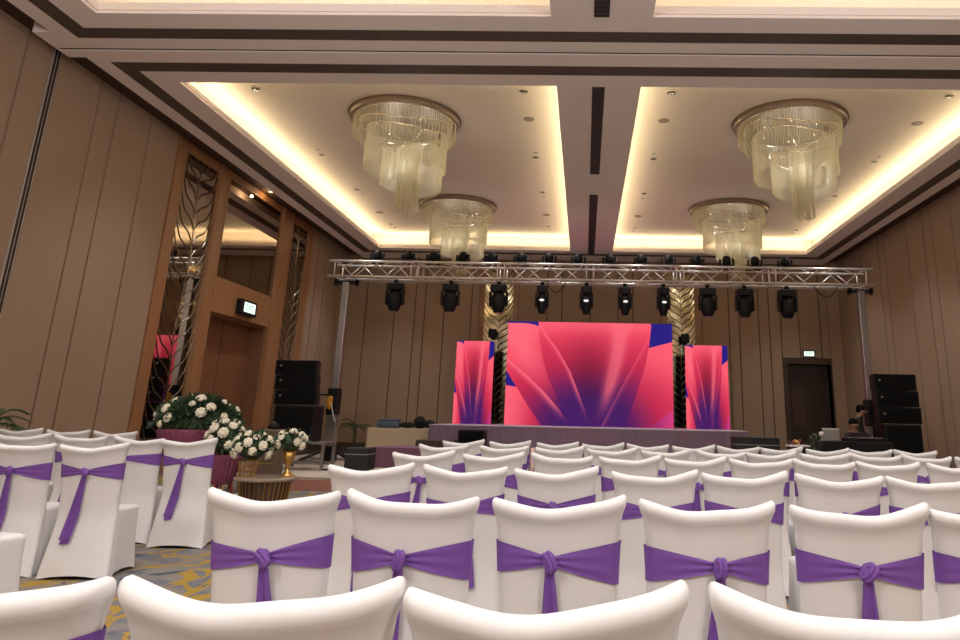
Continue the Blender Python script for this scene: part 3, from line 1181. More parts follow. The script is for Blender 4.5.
low = [(-4.88, 'L'), (-3.46, 'L'), (-2.22, 'L'), (-1.11, 'S'), (0.02, 'S'), (1.0, 'S'), (1.97, 'S'), (3.09, 'L'), (4.02, 'L'), (5.09, 'L')]
pl = ps = None
pos = ['leftmost', 'second from left', 'third from left', 'fourth from left', 'fifth from left', 'fifth from right', 'fourth from right', 'third from right', 'second from right', 'rightmost']
for i, (x, k) in enumerate(low):
    lab = '%s moving head light, %s of the ten hanging under the truss' % ('large black' if k == 'L' else 'slim black', pos[i])
    loc = (x, TY + 0.3, 4.50)
    if k == 'L':
        if pl is None:
            pl = o = moving_head('hanging_moving_head', lab, False, 0.44, False)
            o.location = loc
        else:
            o = dup(pl, loc, random.uniform(-0.15, 0.15), lab)
    else:
        if ps is None:
            ps = o = moving_head('hanging_moving_head', lab, False, 0.31, True)
            o.location = loc
        else:
            o = dup(ps, loc, random.uniform(-0.12, 0.12), lab)
    o['group'] = 'moving heads under the truss'
# a rail under the truss the lights clamp to
tag(obj('lamp_bar', lambda b: [add_tube(b, [(-6.2, TY + 0.3, 4.52), (6.9, TY + 0.3, 4.52)], 0.028, 8)], 'alu', smooth=True), 'thin silver pipe under the truss carrying the moving heads', 'pipe')
tx = [-5.43, -4.61, -3.96, -3.19, -2.45, -1.69, -0.96, -0.20, 0.60, 1.41, 2.13, 2.85, 3.61, 4.33, 5.10]
pu = None
for i, x in enumerate(tx):
    lab = 'small black moving head standing on the truss, %s of fifteen from the left' % ORD[i]
    loc = (x, TY + 0.31, TZ1 + 0.014)
    if pu is None:
        pu = o = moving_head('standing_moving_head', lab, True, 0.34, False)
        o.location = loc
    else:
        o = dup(pu, loc, random.uniform(-0.5, 0.5), lab)
    o['group'] = 'moving heads on top of the truss'
for (x, dx, lab) in ((-0.75, 0.25, 'black cable loop dangling under the truss left of centre'), (6.0, 0.3, 'black cable loop dangling under the truss near its right end')):
    tag(obj('dangling_cable', lambda b: add_tube(b, [(x + dx * (k / 10 - 0.5) * 2, TY + 0.02, 4.51 - 0.28 * math.sin(PI * k / 10) ** 0.8) for k in range(11)], 0.012, 6), 'black', smooth=True), lab, 'cable')


# ================================================================== SPEAKERS
def line_array(t, n, w, h, z0, lean, y=0.0):
    for k in range(n):
        zb = z0 + k * h
        dx = lean * k
        q = t

        def cab(b):
            pts = [(-w / 2, -0.2), (w / 2, -0.2), (w / 2 - 0.12, 0.35), (-w / 2 + 0.12, 0.35)]
            lo = [b.verts.new((x + dx, yy, zb + 0.006)) for x, yy in pts]
            hi = [b.verts.new((x + dx, yy, zb + h - 0.006)) for x, yy in pts]
            b.faces.new(lo)
            b.faces.new(hi)
            for i in range(4):
                b.faces.new((lo[i], lo[(i + 1) % 4], hi[(i + 1) % 4], hi[i]))
        c = obj('cabinet', cab, 'black', q, bevel=0.012)
        obj('grille', lambda b: add_box(b, -w / 2 + 0.04 + dx, w / 2 - 0.04 + dx, -0.212, -0.2, zb + 0.03, zb + h - 0.03), 'grille', c)
        obj('badge', lambda b: add_ball(b, (-w / 2 + 0.13 + dx, -0.214, zb + h * 0.6), 0.022, 10, 6, (1.2, 0.4, 1)), 'steel', c)


def speaker_box(name, lab, loc, w, h, d=0.6, grp=None):
    t = thing(name, lab, 'speaker', loc, 0, grp)
    c = box('cabinet', -w / 2, w / 2, -d / 2, d / 2, 0, h, 'black', t, 0.025)
    box('grille', -w / 2 + 0.05, w / 2 - 0.05, -d / 2 - 0.012, -d / 2, 0.05, h - 0.05, 'grille', t)
    obj('badge', lambda b: add_ball(b, (0, -d / 2 - 0.014, 0.10), 0.03, 10, 6, (1.2, 0.4, 1)), 'steel', t)
    return t


# the left stack stands on a steel framed platform
t = thing('steel_platform', 'silver steel framed platform carrying the left speaker stack', 'platform', (-6.19, 16.55, 0))


def plat(b):
    for x in (-0.63, 0.63):
        for y in (-0.35, 0.35):
            add_box(b, x - 0.03, x + 0.03, y - 0.03, y + 0.03, 0, 0.56)
    return b


for x in (-0.60, 0.60):
    for y in (-0.35, 0.35):
        box('leg', x - 0.03, x + 0.03, y - 0.03, y + 0.03, 0, 0.54, 'steel', t)
box('deck', -0.64, 0.64, -0.4, 0.4, 0.54, 0.585, 'steel', t, 0.006)
for y in (-0.35, 0.35):
    box('cross_bar', -0.57, 0.57, y - 0.02, y + 0.02, 0.12, 0.16, 'steel', t)
speaker_box('subwoofer', 'black subwoofer under the left line array on the steel platform', (-6.33, 16.55, 0.585), 0.90, 0.76)
for k in range(3):
    t = thing('line_array_speaker', '%s black line array speaker in the left stack' % ['lowest', 'middle', 'topmost'][k], 'speaker', (-6.38 - 0.03 * k, 16.55, 1.350 + 0.325 * k), 0, 'left line array speakers')
    line_array(t, 1, 0.95, 0.325, 0, 0)
speaker_box('subwoofer', 'black subwoofer at bottom of the right speaker stack', (6.74, 16.4, 0.0), 0.78, 1.22, 0.7)
for k in range(3):
    t = thing('line_array_speaker', '%s black line array speaker in the right stack' % ['lowest', 'middle', 'topmost'][k], 'speaker', (6.76 - 0.02 * k, 16.4, 1.222 + 0.350 * k), 0, 'right line array speakers')
    line_array(t, 1, 0.92, 0.350, 0, 0)
t = speaker_box('stage_speaker', 'black speaker cabinet standing before the left part of the stage', (-2.87, 19.5, 0), 0.68, 0.85, 0.5)
# cases at the right of the stage
t = thing('flight_case', 'black case against the right end of the stage front', 'case', (3.85, 18.6, 0), 0, 'black cases right of stage')
box('case_body', -0.2, 0.2, -0.3, 0.3, 0, 0.85, 'flight', t, 0.02)
box('lid_trim', -0.205, 0.205, -0.305, 0.305, 0.66, 0.68, 'greyplastic', t)
t = thing('flight_case', 'long dark case right of the stage, left of the doorway', 'case', (4.45, 19.2, 0), 0, 'black cases right of stage')
box('case_body', -0.4, 0.42, -0.3, 0.3, 0, 0.83, 'flight', t, 0.02)
box('lid_trim', -0.405, 0.425, -0.305, 0.305, 0.64, 0.66, 'greyplastic', t)

# ================================================================== LEFT OF STAGE


def draped_table(name, lab, x0, x1, y0, y1, h, m, cat='table', amp=0.02):
    t = thing(name, lab, cat, ((x0 + x1) / 2, (y0 + y1) / 2, 0))
    w2, d2 = (x1 - x0) / 2, (y1 - y0) / 2
    box('table_top', -w2, w2, -d2, d2, h - 0.03, h, m, t, 0.012)
    per = []
    st = 0.055

    def run(ax, ay, bx, by):
        L = math.hypot(bx - ax, by - ay)
        n = max(4, int(L / st))
        for i in range(n):
            per.append((ax + (bx - ax) * i / n, ay + (by - ay) * i / n))
    run(-w2, -d2, w2, -d2)
    run(w2, -d2, w2, d2)
    run(w2, d2, -w2, d2)
    run(-w2, d2, -w2, -d2)
    n = len(per)

    def f(u, v):
        i = int(round(u * n)) % n
        x, y = per[i]
        k = 1 + (amp * (1 - v)) * (1.2 + math.sin(i * 1.7) + 0.5 * math.sin(i * 0.9)) / max(w2, d2)
        return (x * k, y * k, 0.005 + v * (h - 0.02))
    obj('skirt_cloth', lambda b: add_grid(b, f, n, 6, True), m, t, smooth=True)
    return t


draped_table('banquet_table', 'long table with cream cloth against back wall, left of stage', -6.04, -4.2, 20.95, 21.75, 0.815, 'cream')
t = thing('storage_case', 'slate blue case lying on the cream clothed table', 'case', (-5.53, 21.3, 0.815))
box('case_body', -0.31, 0.31, -0.2, 0.2, 0, 0.19, 'bluebox', t, 0.05)
box('case_lid', -0.28, 0.28, -0.18, 0.18, 0.19, 0.24, 'bluebox', t, 0.02)
t = thing('equipment_bag', 'black lumpy equipment bag on right end of cream clothed table', 'bag', (-4.76, 21.3, 0.845))
obj('bag_body', lambda b: (add_ball(b, (-0.25, 0, 0.06), 0.16, 14, 9, (1.5, 1, 0.5), 0.01), add_ball(b, (0.1, 0, 0.13), 0.2, 14, 9, (0.9, 0.9, 0.85), 0.015), add_ball(b, (0.36, 0, 0.10), 0.15, 14, 9, (1.2, 1, 0.7), 0.01)), 'blackcloth', t, smooth=True)
obj('bag_strap', lambda b: add_tube(b, [(-0.1, -0.2, 0.03), (0.0, -0.3, 0.03), (0.12, -0.36, 0.02)], 0.02), 'blackcloth', t)
draped_table('cloth_riser', 'low riser covered in plum cloth in front of cream table', -4.93, -3.6, 17.5, 18.6, 0.455, 'riser', 'riser', 0.01)
t = thing('stage_steps', 'dark brown topped steps up to left end of the stage', 'steps', (-3.75, 19.3, 0))
for k in range(2):
    box('step', -0.55, 0.45, -0.65 + 0.66 * k, 0.01 + 0.66 * k, 0, 0.32 + 0.25 * k, 'brown', t, 0.01)
t = thing('flight_case', 'black case on floor left of the plum clothed riser', 'case', (-4.93, 16.75, 0), 0)
box('case_body', -0.25, 0.25, -0.33, 0.33, 0, 0.47, 'flight', t, 0.02)
box('lid_trim', -0.255, 0.255, -0.335, 0.335, 0.33, 0.35, 'greyplastic', t)
# cream rug and rust band in the back left corner
tag(box('carpet_runner', -8.1, -4.6, 14.6, 23.9, 0, 0.006, 'rug'), 'cream carpet runner along left wall beside the truss tower', 'rug')
tag(box('rust_mat', -5.5, -3.6, 12.2, 14.0, 0, 0.008, 'rugred'), 'rust red mat on the floor right of the round table', 'mat')
tag(obj('floor_cable', lambda b: add_tube(b, [(-5.6 + 0.12 * k, 16.2 + 0.25 * math.sin(k * 0.9), 0.02) for k in range(9)], 0.02, 6), 'black', smooth=True), 'black cable snaking over floor below the left tower', 'cable')


# palms
def palm(lab, loc, h, n, L, seed):
    rr = random.Random(seed)
    t = thing('potted_palm', lab, 'plant', loc)
    obj('pot', lambda b: add_lathe(b, [(0, 0), (0.15, 0), (0.20, 0.3), (0.18, 0.3), (0.17, 0.26), (0, 0.26)], 20), 'darkwood', t)
    obj('stem', lambda b: [add_tube(b, [(0.03 * k, 0.02 * k, 0.26), (0.02 * k, 0.03 * k, h)], 0.012) for k in range(-1, 2)], 'palm', t)
    for i in range(n):
        a = 2 * PI * i / n + rr.uniform(-0.3, 0.3)
        el = rr.uniform(0.35, 1.15)
        l = L * rr.uniform(0.8, 1.1)

        def fr(b):
            pts = []
            for k in range(9):
                s = k / 8
                r = l * s * math.cos(el) * (1 + 0.1 * s)
                z = h + l * (math.sin(el) * s - 0.55 * s * s)
                pts.append(Vector((r * math.cos(a), r * math.sin(a), z)))
            add_tube(b, pts, 0.006, 4)
            side = Vector((-math.sin(a), math.cos(a), 0))
            for k in range(1, 9):
                for sd in (-1, 1):
                    d = (pts[k] - pts[k - 1]).normalized()
                    tip = pts[k] + (side * sd * 0.7 + d * 0.8 + Vector((0, 0, -0.2))).normalized() * l * 0.34 * (1 - 0.55 * k / 9)
                    mid = (pts[k] + tip) / 2
                    wv = d * 0.030
                    v = [b.verts.new(pts[k]), b.verts.new(mid + wv + Vector((0, 0, .012))), b.verts.new(tip), b.verts.new(mid - wv + Vector((0, 0, .012)))]
                    b.faces.new(v)
        obj('frond', fr, 'palm', t)
    return t


palm('green potted palm at far left edge against the left wall', (-7.45, 9.2, 0), 0.95, 18, 0.62, 4)
palm('dark green potted palm in back left corner behind the tower', (-7.15, 23.5, 0), 0.75, 10, 0.75, 9)


# flowers
def bouquet(t, c, rx, ry, rz, n_bl, br, seed, n_leaf=260, lo=-0.2, names='blossom'):
    rr = random.Random(seed)

    def lv(b):
        for _ in range(n_leaf):
            a, u = rr.uniform(0, 2 * PI), rr.uniform(lo, 1)
            q = math.sqrt(max(0, 1 - u * u)) * rr.uniform(0.75, 1.0)
            p = Vector((c[0] + rx * q * math.cos(a), c[1] + ry * q * math.sin(a), c[2] + rz * u * rr.uniform(0.8, 1)))
            d = Vector((math.cos(a) * q, math.sin(a) * q, u + rr.uniform(-0.6, 0.6))).normalized()
            s = Vector((rr.uniform(-1, 1), rr.uniform(-1, 1), rr.uniform(-1, 1)))
            s = (s - d * s.dot(d)).normalized()
            L, W = rr.uniform(0.05, 0.10), rr.uniform(0.015, 0.03)
            b.faces.new([b.verts.new(p - d * 0.02), b.verts.new(p + d * L * 0.5 + s * W), b.verts.new(p + d * L), b.verts.new(p + d * L * 0.5 - s * W)])
        add_ball(b, c, 1, 14, 9, (rx * 0.8, ry * 0.8, rz * 0.8))
    obj('foliage', lv, 'leaf', t)
    for k in range(n_bl):
        a = 2 * PI * (k * 0.618) + rr.uniform(-0.3, 0.3)
        u = lo + (1 - lo) * ((k + 0.5) / n_bl) ** 0.9 * 0.97
        q = math.sqrt(max(0, 1 - u * u))
        p = Vector((c[0] + rx * q * math.cos(a), c[1] + ry * q * math.sin(a), c[2] + rz * u))
        r = br * rr.uniform(0.8, 1.25)

        def bl(b):
            add_ball(b, p, r * 0.7, 8, 6, (1, 1, 0.8))
            nrm = Vector((math.cos(a) * q, math.sin(a) * q, u)).normalized()
            uu, vv = frame_of(nrm)
            for ring, (rad, cnt) in enumerate(((0.95, 9), (0.6, 6))):
                for j in range(cnt):
                    an = 2 * PI * j / cnt + ring
                    dd = uu * math.cos(an) + vv * math.sin(an)
                    add_ball(b, p + dd * r * rad * 0.75 + nrm * r * 0.25 * (ring + 0.5), r * 0.36, 6, 4)
        obj(names, bl, 'petal', t, smooth=True)


def pleat_drum(b, prof, n, amp):
    def f(u, v):
        i = v * (len(prof) - 1)
        k = min(int(i), len(prof) - 2)
        r = prof[k][0] + (prof[k + 1][0] - prof[k][0]) * (i - k)
        z = prof[k][1] + (prof[k + 1][1] - prof[k][1]) * (i - k)
        a = 2 * PI * u
        r *= 1 + amp * math.cos(n * a)
        return (r * math.cos(a), r * math.sin(a), z)
    add_grid(b, f, n * 6, len(prof) * 3, True)


t = thing('flower_planter', 'tall magenta planter of white chrysanthemums behind the left chairs', 'flower arrangement', (-4.90, 9.35, 0))
obj('planter', lambda b: pleat_drum(b, [(0.18, 0.0), (0.20, 0.3), (0.26, 0.6), (0.36, 0.82), (0.40, 0.97), (0.34, 0.98)], 30, 0.012), 'plum', t, smooth=True)
bouquet(t, (0.04, 0, 1.04), 0.52, 0.40, 0.33, 26, 0.052, 11, 900, -0.1)
t = thing('flower_stand', 'white roses in pleated magenta pot beside the round table', 'flower arrangement', (-4.13, 8.70, 0))
obj('pleated_pot', lambda b: pleat_drum(b, [(0.10, 0.40), (0.14, 0.48), (0.17, 0.62), (0.19, 0.72), (0.15, 0.72)], 22, 0.05), 'plum', t, smooth=True)
obj('stand_leg', lambda b: [add_tube(b, [(0.10 * math.cos(a), 0.10 * math.sin(a), 0.42), (0.16 * math.cos(a), 0.16 * math.sin(a), 0)], 0.018) for a in (0.3, 2.4, 4.5)], 'red', t)
bouquet(t, (-0.03, 0, 0.89), 0.19, 0.19, 0.21, 20, 0.05, 5, 160, -0.6)
t = thing('drum_table', 'round dark drum table with rim, behind the second row', 'table', (-3.46, 8.3, 0))
obj('table_top', lambda b: add_lathe(b, [(0, 0.485), (0.31, 0.485), (0.325, 0.50), (0.325, 0.515), (0.31, 0.525), (0, 0.525)], 40), 'tabletop', t)


def drum(b):
    add_lathe(b, [(0.0, 0.0), (0.19, 0), (0.19, 0.03), (0.26, 0.44), (0.27, 0.485), (0, 0.485)], 40)


obj('drum_body', drum, 'darkwood', t)
obj('metal_rib', lambda b: [add_tube(b, [(0.20 * math.cos(a), 0.20 * math.sin(a), 0.02), (0.272 * math.cos(a), 0.272 * math.sin(a), 0.48)], 0.006, 5) for a in [2 * PI * k / 32 for k in range(32)]], 'goldwire', t)
t = thing('flower_basket', 'gold wire basket of white roses on the drum table', 'flower arrangement', (-3.64, 8.22, 0.525))


def wire_basket(b):
    for k in range(14):
        a = 2 * PI * k / 14
        add_tube(b, [(0.075 * math.cos(a), 0.075 * math.sin(a), 0.0), (0.10 * math.cos(a), 0.10 * math.sin(a), 0.17)], 0.005, 4)
    for z, r in ((0.005, 0.076), (0.06, 0.085), (0.115, 0.093), (0.17, 0.10)):
        add_tube(b, [(r * math.cos(2 * PI * k / 24), r * math.sin(2 * PI * k / 24), z) for k in range(25)], 0.006, 4)


obj('wire_basket', wire_basket, 'goldwire', t)
obj('inner_pot', lambda b: add_lathe(b, [(0, 0.004), (0.065, 0.004), (0.085, 0.16), (0, 0.16)], 18), 'tabletop', t)
bouquet(t, (0.02, 0, 0.30), 0.20, 0.17, 0.15, 20, 0.047, 21, 110, -0.5)
t = thing('flower_vase', 'footed gold vase of pale blossoms at right of the drum table', 'flower arrangement', (-3.27, 8.40, 0.525))
obj('vase', lambda b: add_lathe(b, [(0, 0), (0.075, 0), (0.07, 0.015), (0.02, 0.05), (0.02, 0.10), (0.06, 0.18), (0.07, 0.26), (0.05, 0.27), (0, 0.2)], 20), 'goldwire', t, smooth=True)
bouquet(t, (0.0, 0, 0.36), 0.155, 0.13, 0.12, 12, 0.042, 8, 70, -0.4)
t = thing('side_box', 'small white box on the floor beside the magenta flower stand', 'box', (-3.86, 8.62, 0))
box('box_body', -0.1, 0.1, -0.1, 0.1, 0, 0.3, 'cover', t, 0.02)


# brown round-backed armchairs behind the flowers
def armchair(lab, loc, rz, patterned):
    t = thing('armchair', lab, 'armchair', loc, rz, 'lounge chairs behind flowers')
    obj('backrest', lambda b: add_grid(b, lambda u, v: (0.26 * math.cos(PI * u) * (1 if v < .5 else 0.9), 0.26 * math.sin(PI * u) * (1 if v < .5 else 0.85), 0.42 + (0.58 if v in (1 / 3, 2 / 3) else 0.0) * (0.55 + 0.45 * math.sin(PI * u))), 24, 4), 'taupe', t, smooth=True)
    obj('seat', lambda b: add_lathe(b, [(0, 0.34), (0.24, 0.34), (0.25, 0.40), (0.22, 0.46), (0, 0.47)], 24), 'taupe', t, smooth=True)
    for k in range(4):
        a = PI / 4 + k * PI / 2
        obj('leg', lambda b: add_tube(b, [(0.17 * math.cos(a), 0.17 * math.sin(a), 0.34), (0.2 * math.cos(a), 0.2 * math.sin(a), 0)], [0.022, 0.014]), 'darkwood', t)
    return t


armchair('brown round backed chair between flower planter and left speakers', (-5.50, 12.0, 0), PI, False)
t = thing('cube_stool', 'patterned square stool beside the round backed chair', 'stool', (-5.02, 12.1, 0))
box('stool_body', -0.17, 0.17, -0.17, 0.17, 0.0, 0.93, 'taupe', t, 0.03)
obj('pattern_bands', lambda b: [add_box(b, -0.172, 0.172, -0.176, -0.17, z, z + 0.02) for z in (0.2, 0.4, 0.6, 0.8)], 'goldwire', t)
tag(obj('black_dome_lamp', lambda b: add_lathe(b, [(0, 0), (0.09, 0), (0.09, 0.05), (0.05, 0.1), (0, 0.12)], 16, (-5.02, 12.1, 0.93)), 'black', smooth=True), 'small black domed object on the patterned stool', 'ornament')

# ================================================================== CONSOLE DESK AT RIGHT
t = draped_table('console_desk', 'black clothed console desk right of the stage', 4.85, 6.30, 15.55, 16.1, 0.86, 'blackcloth', 'desk', 0.008)
t = thing('mixing_console', 'low black mixing console on the console desk', 'mixer', (5.80, 15.8, 0.86), 0)
box('console_body', -0.4, 0.4, -0.2, 0.2, 0, 0.07, 'black', t, 0.01)
obj('fader_row', lambda b: [add_box(b, -0.36 + 0.06 * k, -0.335 + 0.06 * k, -0.12, -0.08, 0.07, 0.085) for k in range(12)], 'greyplastic', t)
t = thing('laptop', 'pale laptop with raised lid at left of console desk', 'laptop', (5.12, 15.9, 0.86))
box('keyboard_base', -0.17, 0.17, -0.12, 0.12, 0, 0.02, 'greyplastic', t)
obj('screen_lid', lambda b: add_box(b, -0.17, 0.17, -0.14, -0.125, 0.02, 0.23), 'greyplastic', t)
obj('lid_edge', lambda b: add_box(b, -0.175, 0.175, -0.145, -0.12, 0.225, 0.25), 'white', t)
t = thing('desk_lamp', 'white flexible lamp head at left end of console desk', 'lamp', (4.92, 15.75, 0.86))
obj('lamp_shade', lambda b: add_ball(b, (0, 0, 0.13), 0.06, 12, 8, (1, 1, 0.9)), 'white', t, smooth=True)
obj('lamp_neck', lambda b: add_tube(b, [(0, 0, 0), (0.01, 0, 0.08)], 0.012), 'white', t)
t = thing('white_tray', 'white edged tray with red and gold clutter beside the doorway', 'tray', (4.48, 16.0, 0.72))
box('tray_board', -0.2, 0.22, -0.18, 0.18, 0, 0.04, 'white', t, 0.01)
rr = random.Random(2)
for k in range(9):
    px_, py_, pr_ = rr.uniform(-0.18, 0.1), rr.uniform(-0.1, 0.1), rr.uniform(0.03, 0.05)
    obj('clutter_piece', lambda b: add_ball(b, (px_, py_, 0.04 + pr_ * 0.9 + (0.05 if k % 3 == 0 else 0)), pr_, 8, 6, (1, 1, 1), 0.008), ['red', 'maroon', 'goldwire', 'darkwood'][k % 4], t)
t = thing('tray_stand', 'dark draped stand under the white edged tray', 'stand', (4.48, 16.0, 0))
box('stand_body', -0.18, 0.18, -0.16, 0.16, 0, 0.72, 'blackcloth', t, 0.02)
t = thing('leafy_plant', 'dark leafy plant between the tray and the console desk', 'plant', (4.64, 15.3, 0))
obj('pot', lambda b: add_lathe(b, [(0, 0), (0.09, 0), (0.11, 0.5), (0, 0.5)], 16), 'darkwood', t)
bouquet_rr = random.Random(3)


def lf(b):
    for _ in range(120):
        a, q, z = bouquet_rr.uniform(0, 2 * PI), bouquet_rr.uniform(0.02, 0.14), bouquet_rr.uniform(0.5, 0.98)
        p = Vector((q * math.cos(a), q * math.sin(a), z))
        d = Vector((math.cos(a), math.sin(a), 0.8)).normalized()
        s = frame_of(d)[0]
        b.faces.new([b.verts.new(p), b.verts.new(p + d * 0.04 + s * 0.015), b.verts.new(p + d * 0.09), b.verts.new(p + d * 0.04 - s * 0.015)])


obj('foliage', lf, 'leaf', t)


# people behind the console
def person(lab, loc, rz, joints, edges, radii, body_m, hair_long, head_c, head_r, extra):
    t = thing('person', lab, 'person', loc, rz)
    me = bpy.data.meshes.new('body')
    me.from_pydata([Vector(j) for j in joints], edges, [])
    o = bpy.data.objects.new('body', me)
    COL.objects.link(o)
    o.parent = t
    me.materials.append(MT['skin'])
    sk = o.modifiers.new('skin', 'SKIN')
    for v, r in zip(me.skin_vertices[0].data, radii):
        v.radius = (r, r)
    me.skin_vertices[0].data[0].use_root = True
    sb = o.modifiers.new('sub', 'SUBSURF')
    sb.levels = 2
    sb.render_levels = 2
    dg = bpy.context.evaluated_depsgraph_get()
    m2 = bpy.data.meshes.new_from_object(o.evaluated_get(dg))
    o.modifiers.clear()
    o.data = m2
    m2.materials.clear()
    for mm in ('skin', body_m, 'trouser', 'hair'):
        m2.materials.append(MT[mm])
    for p in m2.polygons:
        p.use_smooth = True
        c = p.center
        p.material_index = extra(c)
    hx, hy, hz = head_c
    obj('hair', lambda b: add_ball(b, (hx, hy + 0.040, hz + 0.042), head_r * 1.03, 14, 10, (0.98, 0.95, 0.98)), 'hair', t, smooth=True)

    def face(b):
        add_ball(b, (hx, hy - head_r * 0.92, hz - 0.015), 0.018, 8, 6, (0.8, 1, 1.3))
        for s in (-1, 1):
            add_ball(b, (hx + s * head_r * 0.95, hy, hz - 0.01), 0.025, 8, 6, (0.4, 0.8, 1.2))
    obj('nose_and_ears', face, 'skin', t, smooth=True)
    obj('eyes', lambda b: [add_ball(b, (hx + s * 0.034, hy - head_r * 0.86, hz + 0.012), 0.012, 8, 6) for s in (-1, 1)], 'hair', t)
    obj('mouth', lambda b: add_ball(b, (hx, hy - head_r * 0.84, hz - 0.055), 0.022, 8, 6, (1, 0.3, 0.3)), 'maroon', t)
    return t


# seated: faces the camera side (towards -y), arms on the desk
J = [(0, 0, 0.52), (0, 0.0, 0.75), (0, -0.01, 0.95), (0, -0.02, 1.06), (0, -0.04, 1.16), (0, -0.05, 1.24),
     (-0.17, 0, 0.98), (-0.24, -0.12, 0.80), (-0.12, -0.34, 0.88), (-0.08, -0.42, 0.885),
     (0.17, 0, 0.98), (0.24, -0.12, 0.80), (0.12, -0.34, 0.88), (0.08, -0.42, 0.885),
     (-0.1, -0.02, 0.5), (-0.12, -0.30, 0.5), (-0.12, -0.22, 0.08), (-0.12, -0.32, 0.04),
     (0.1, -0.02, 0.5), (0.12, -0.30, 0.5), (0.12, -0.22, 0.08), (0.12, -0.32, 0.04)]
Ed = [(0, 1), (1, 2), (2, 3), (3, 4), (4, 5), (2, 6), (6, 7), (7, 8), (8, 9), (2, 10), (10, 11), (11, 12), (12, 13),
      (0, 14), (14, 15), (15, 16), (16, 17), (0, 18), (18, 19), (19, 20), (20, 21)]
Rd = [0.13, 0.125, 0.13, 0.055, 0.095, 0.075, 0.06, 0.045, 0.035, 0.03, 0.06, 0.045, 0.035, 0.03, 0.09, 0.065, 0.045, 0.04, 0.09, 0.065, 0.045, 0.04]
person('seated person with dark hair and dark top behind the console desk', (5.86, 16.52, 0.0), 0.1, J, Ed, Rd, 'maroon', False, (0, -0.05, 1.19), 0.10,
       lambda c: 0 if (c.z > 1.04 or c.y < -0.33 and c.z > 0.8) else (2 if c.z < 0.6 else 1))
t = thing('stool', 'dark stool under the seated person behind the console', 'stool', (5.86, 16.56, 0))
box('seat', -0.18, 0.18, -0.16, 0.16, 0.36, 0.40, 'black', t, 0.01)
for sx in (-1, 1):
    for s2 in (-1, 1):
        box('leg', sx * 0.15 - 0.015, sx * 0.15 + 0.015, s2 * 0.13 - 0.015, s2 * 0.13 + 0.015, 0, 0.36, 'black', t)
J2 = [(0, 0, 0.86), (0, 0.0, 1.05), (0, -0.02, 1.27), (0, -0.05, 1.38), (0, -0.10, 1.46), (0, -0.12, 1.54),
      (-0.17, -0.02, 1.29), (-0.23, -0.04, 1.05), (-0.20, -0.22, 0.92), (-0.18, -0.30, 0.90),
      (0.17, -0.02, 1.29), (0.23, -0.04, 1.05), (0.20, -0.22, 0.92), (0.18, -0.30, 0.90),
      (-0.09, 0, 0.82), (-0.10, -0.01, 0.45), (-0.10, 0.02, 0.08), (-0.10, -0.12, 0.04),
      (0.09, 0, 0.82), (0.10, -0.01, 0.45), (0.10, 0.02, 0.08), (0.10, -0.12, 0.04)]
person('standing person in dark olive jacket at right end of console desk', (6.20, 17.16, 0.0), 1.1, J2, Ed, Rd, 'olive', False, (0, -0.11, 1.49), 0.10,
       lambda c: 0 if (c.z > 1.37 or c.y < -0.25 and c.z > 0.8) else (2 if c.z < 0.85 else 1))


# ================================================================== CHAIRS
ZT = 0.95           # corner height of the chair backs
PROF = [  # z, half width, rear offset, front offset
    (0.0, 0.234, 0.0, 0.040), (0.06, 0.230, 0.0, 0.042), (0.14, 0.223, 0.0, 0.044), (0.24, 0.213, 0.0, 0.046), (0.34, 0.205, 0.0, 0.046), (0.40, 0.202, 0.0, 0.046), (0.45, 0.201, 0.0, 0.046), (0.55, 0.202, 0.0, 0.045), (0.65, 0.204, 0.0, 0.044), (0.72, 0.206, 0.0, 0.043), (0.79, 0.210, 0.0, 0.042),
    (0.85, 0.216, -0.001, 0.042), (0.885, 0.221, -0.004, 0.042), (0.903, 0.227, -0.012, 0.043), (0.918, 0.2325, -0.019, 0.044),
    (0.932, 0.2345, -0.020, 0.044), (0.943, 0.234, -0.014, 0.040), (0.950, 0.230, -0.003, 0.030), (0.952, 0.224, 0.007, 0.020)]
PZ = [p[0] for p in PROF]


def prof(z, k):
    return float(np.interp(z, PZ, [p[k] for p in PROF]))


def base_y(u, z):
    if z >= 0.45:
        return -0.085 * (z - 0.95) / 0.55 + 0.048 * u * u
    k = (0.45 - z) / 0.45
    return 0.0773 - 0.030 * k ** 1.6 + 0.048 * u * u * (1 - 0.7 * k)


def dip(u, z):
    wgt = min(1, max(0, (z - 0.60) / 0.34))
    return -0.034 * (1 - abs(u) ** 2.0) * wgt


def rear(u, z):
    return base_y(u, z) + prof(z, 2)


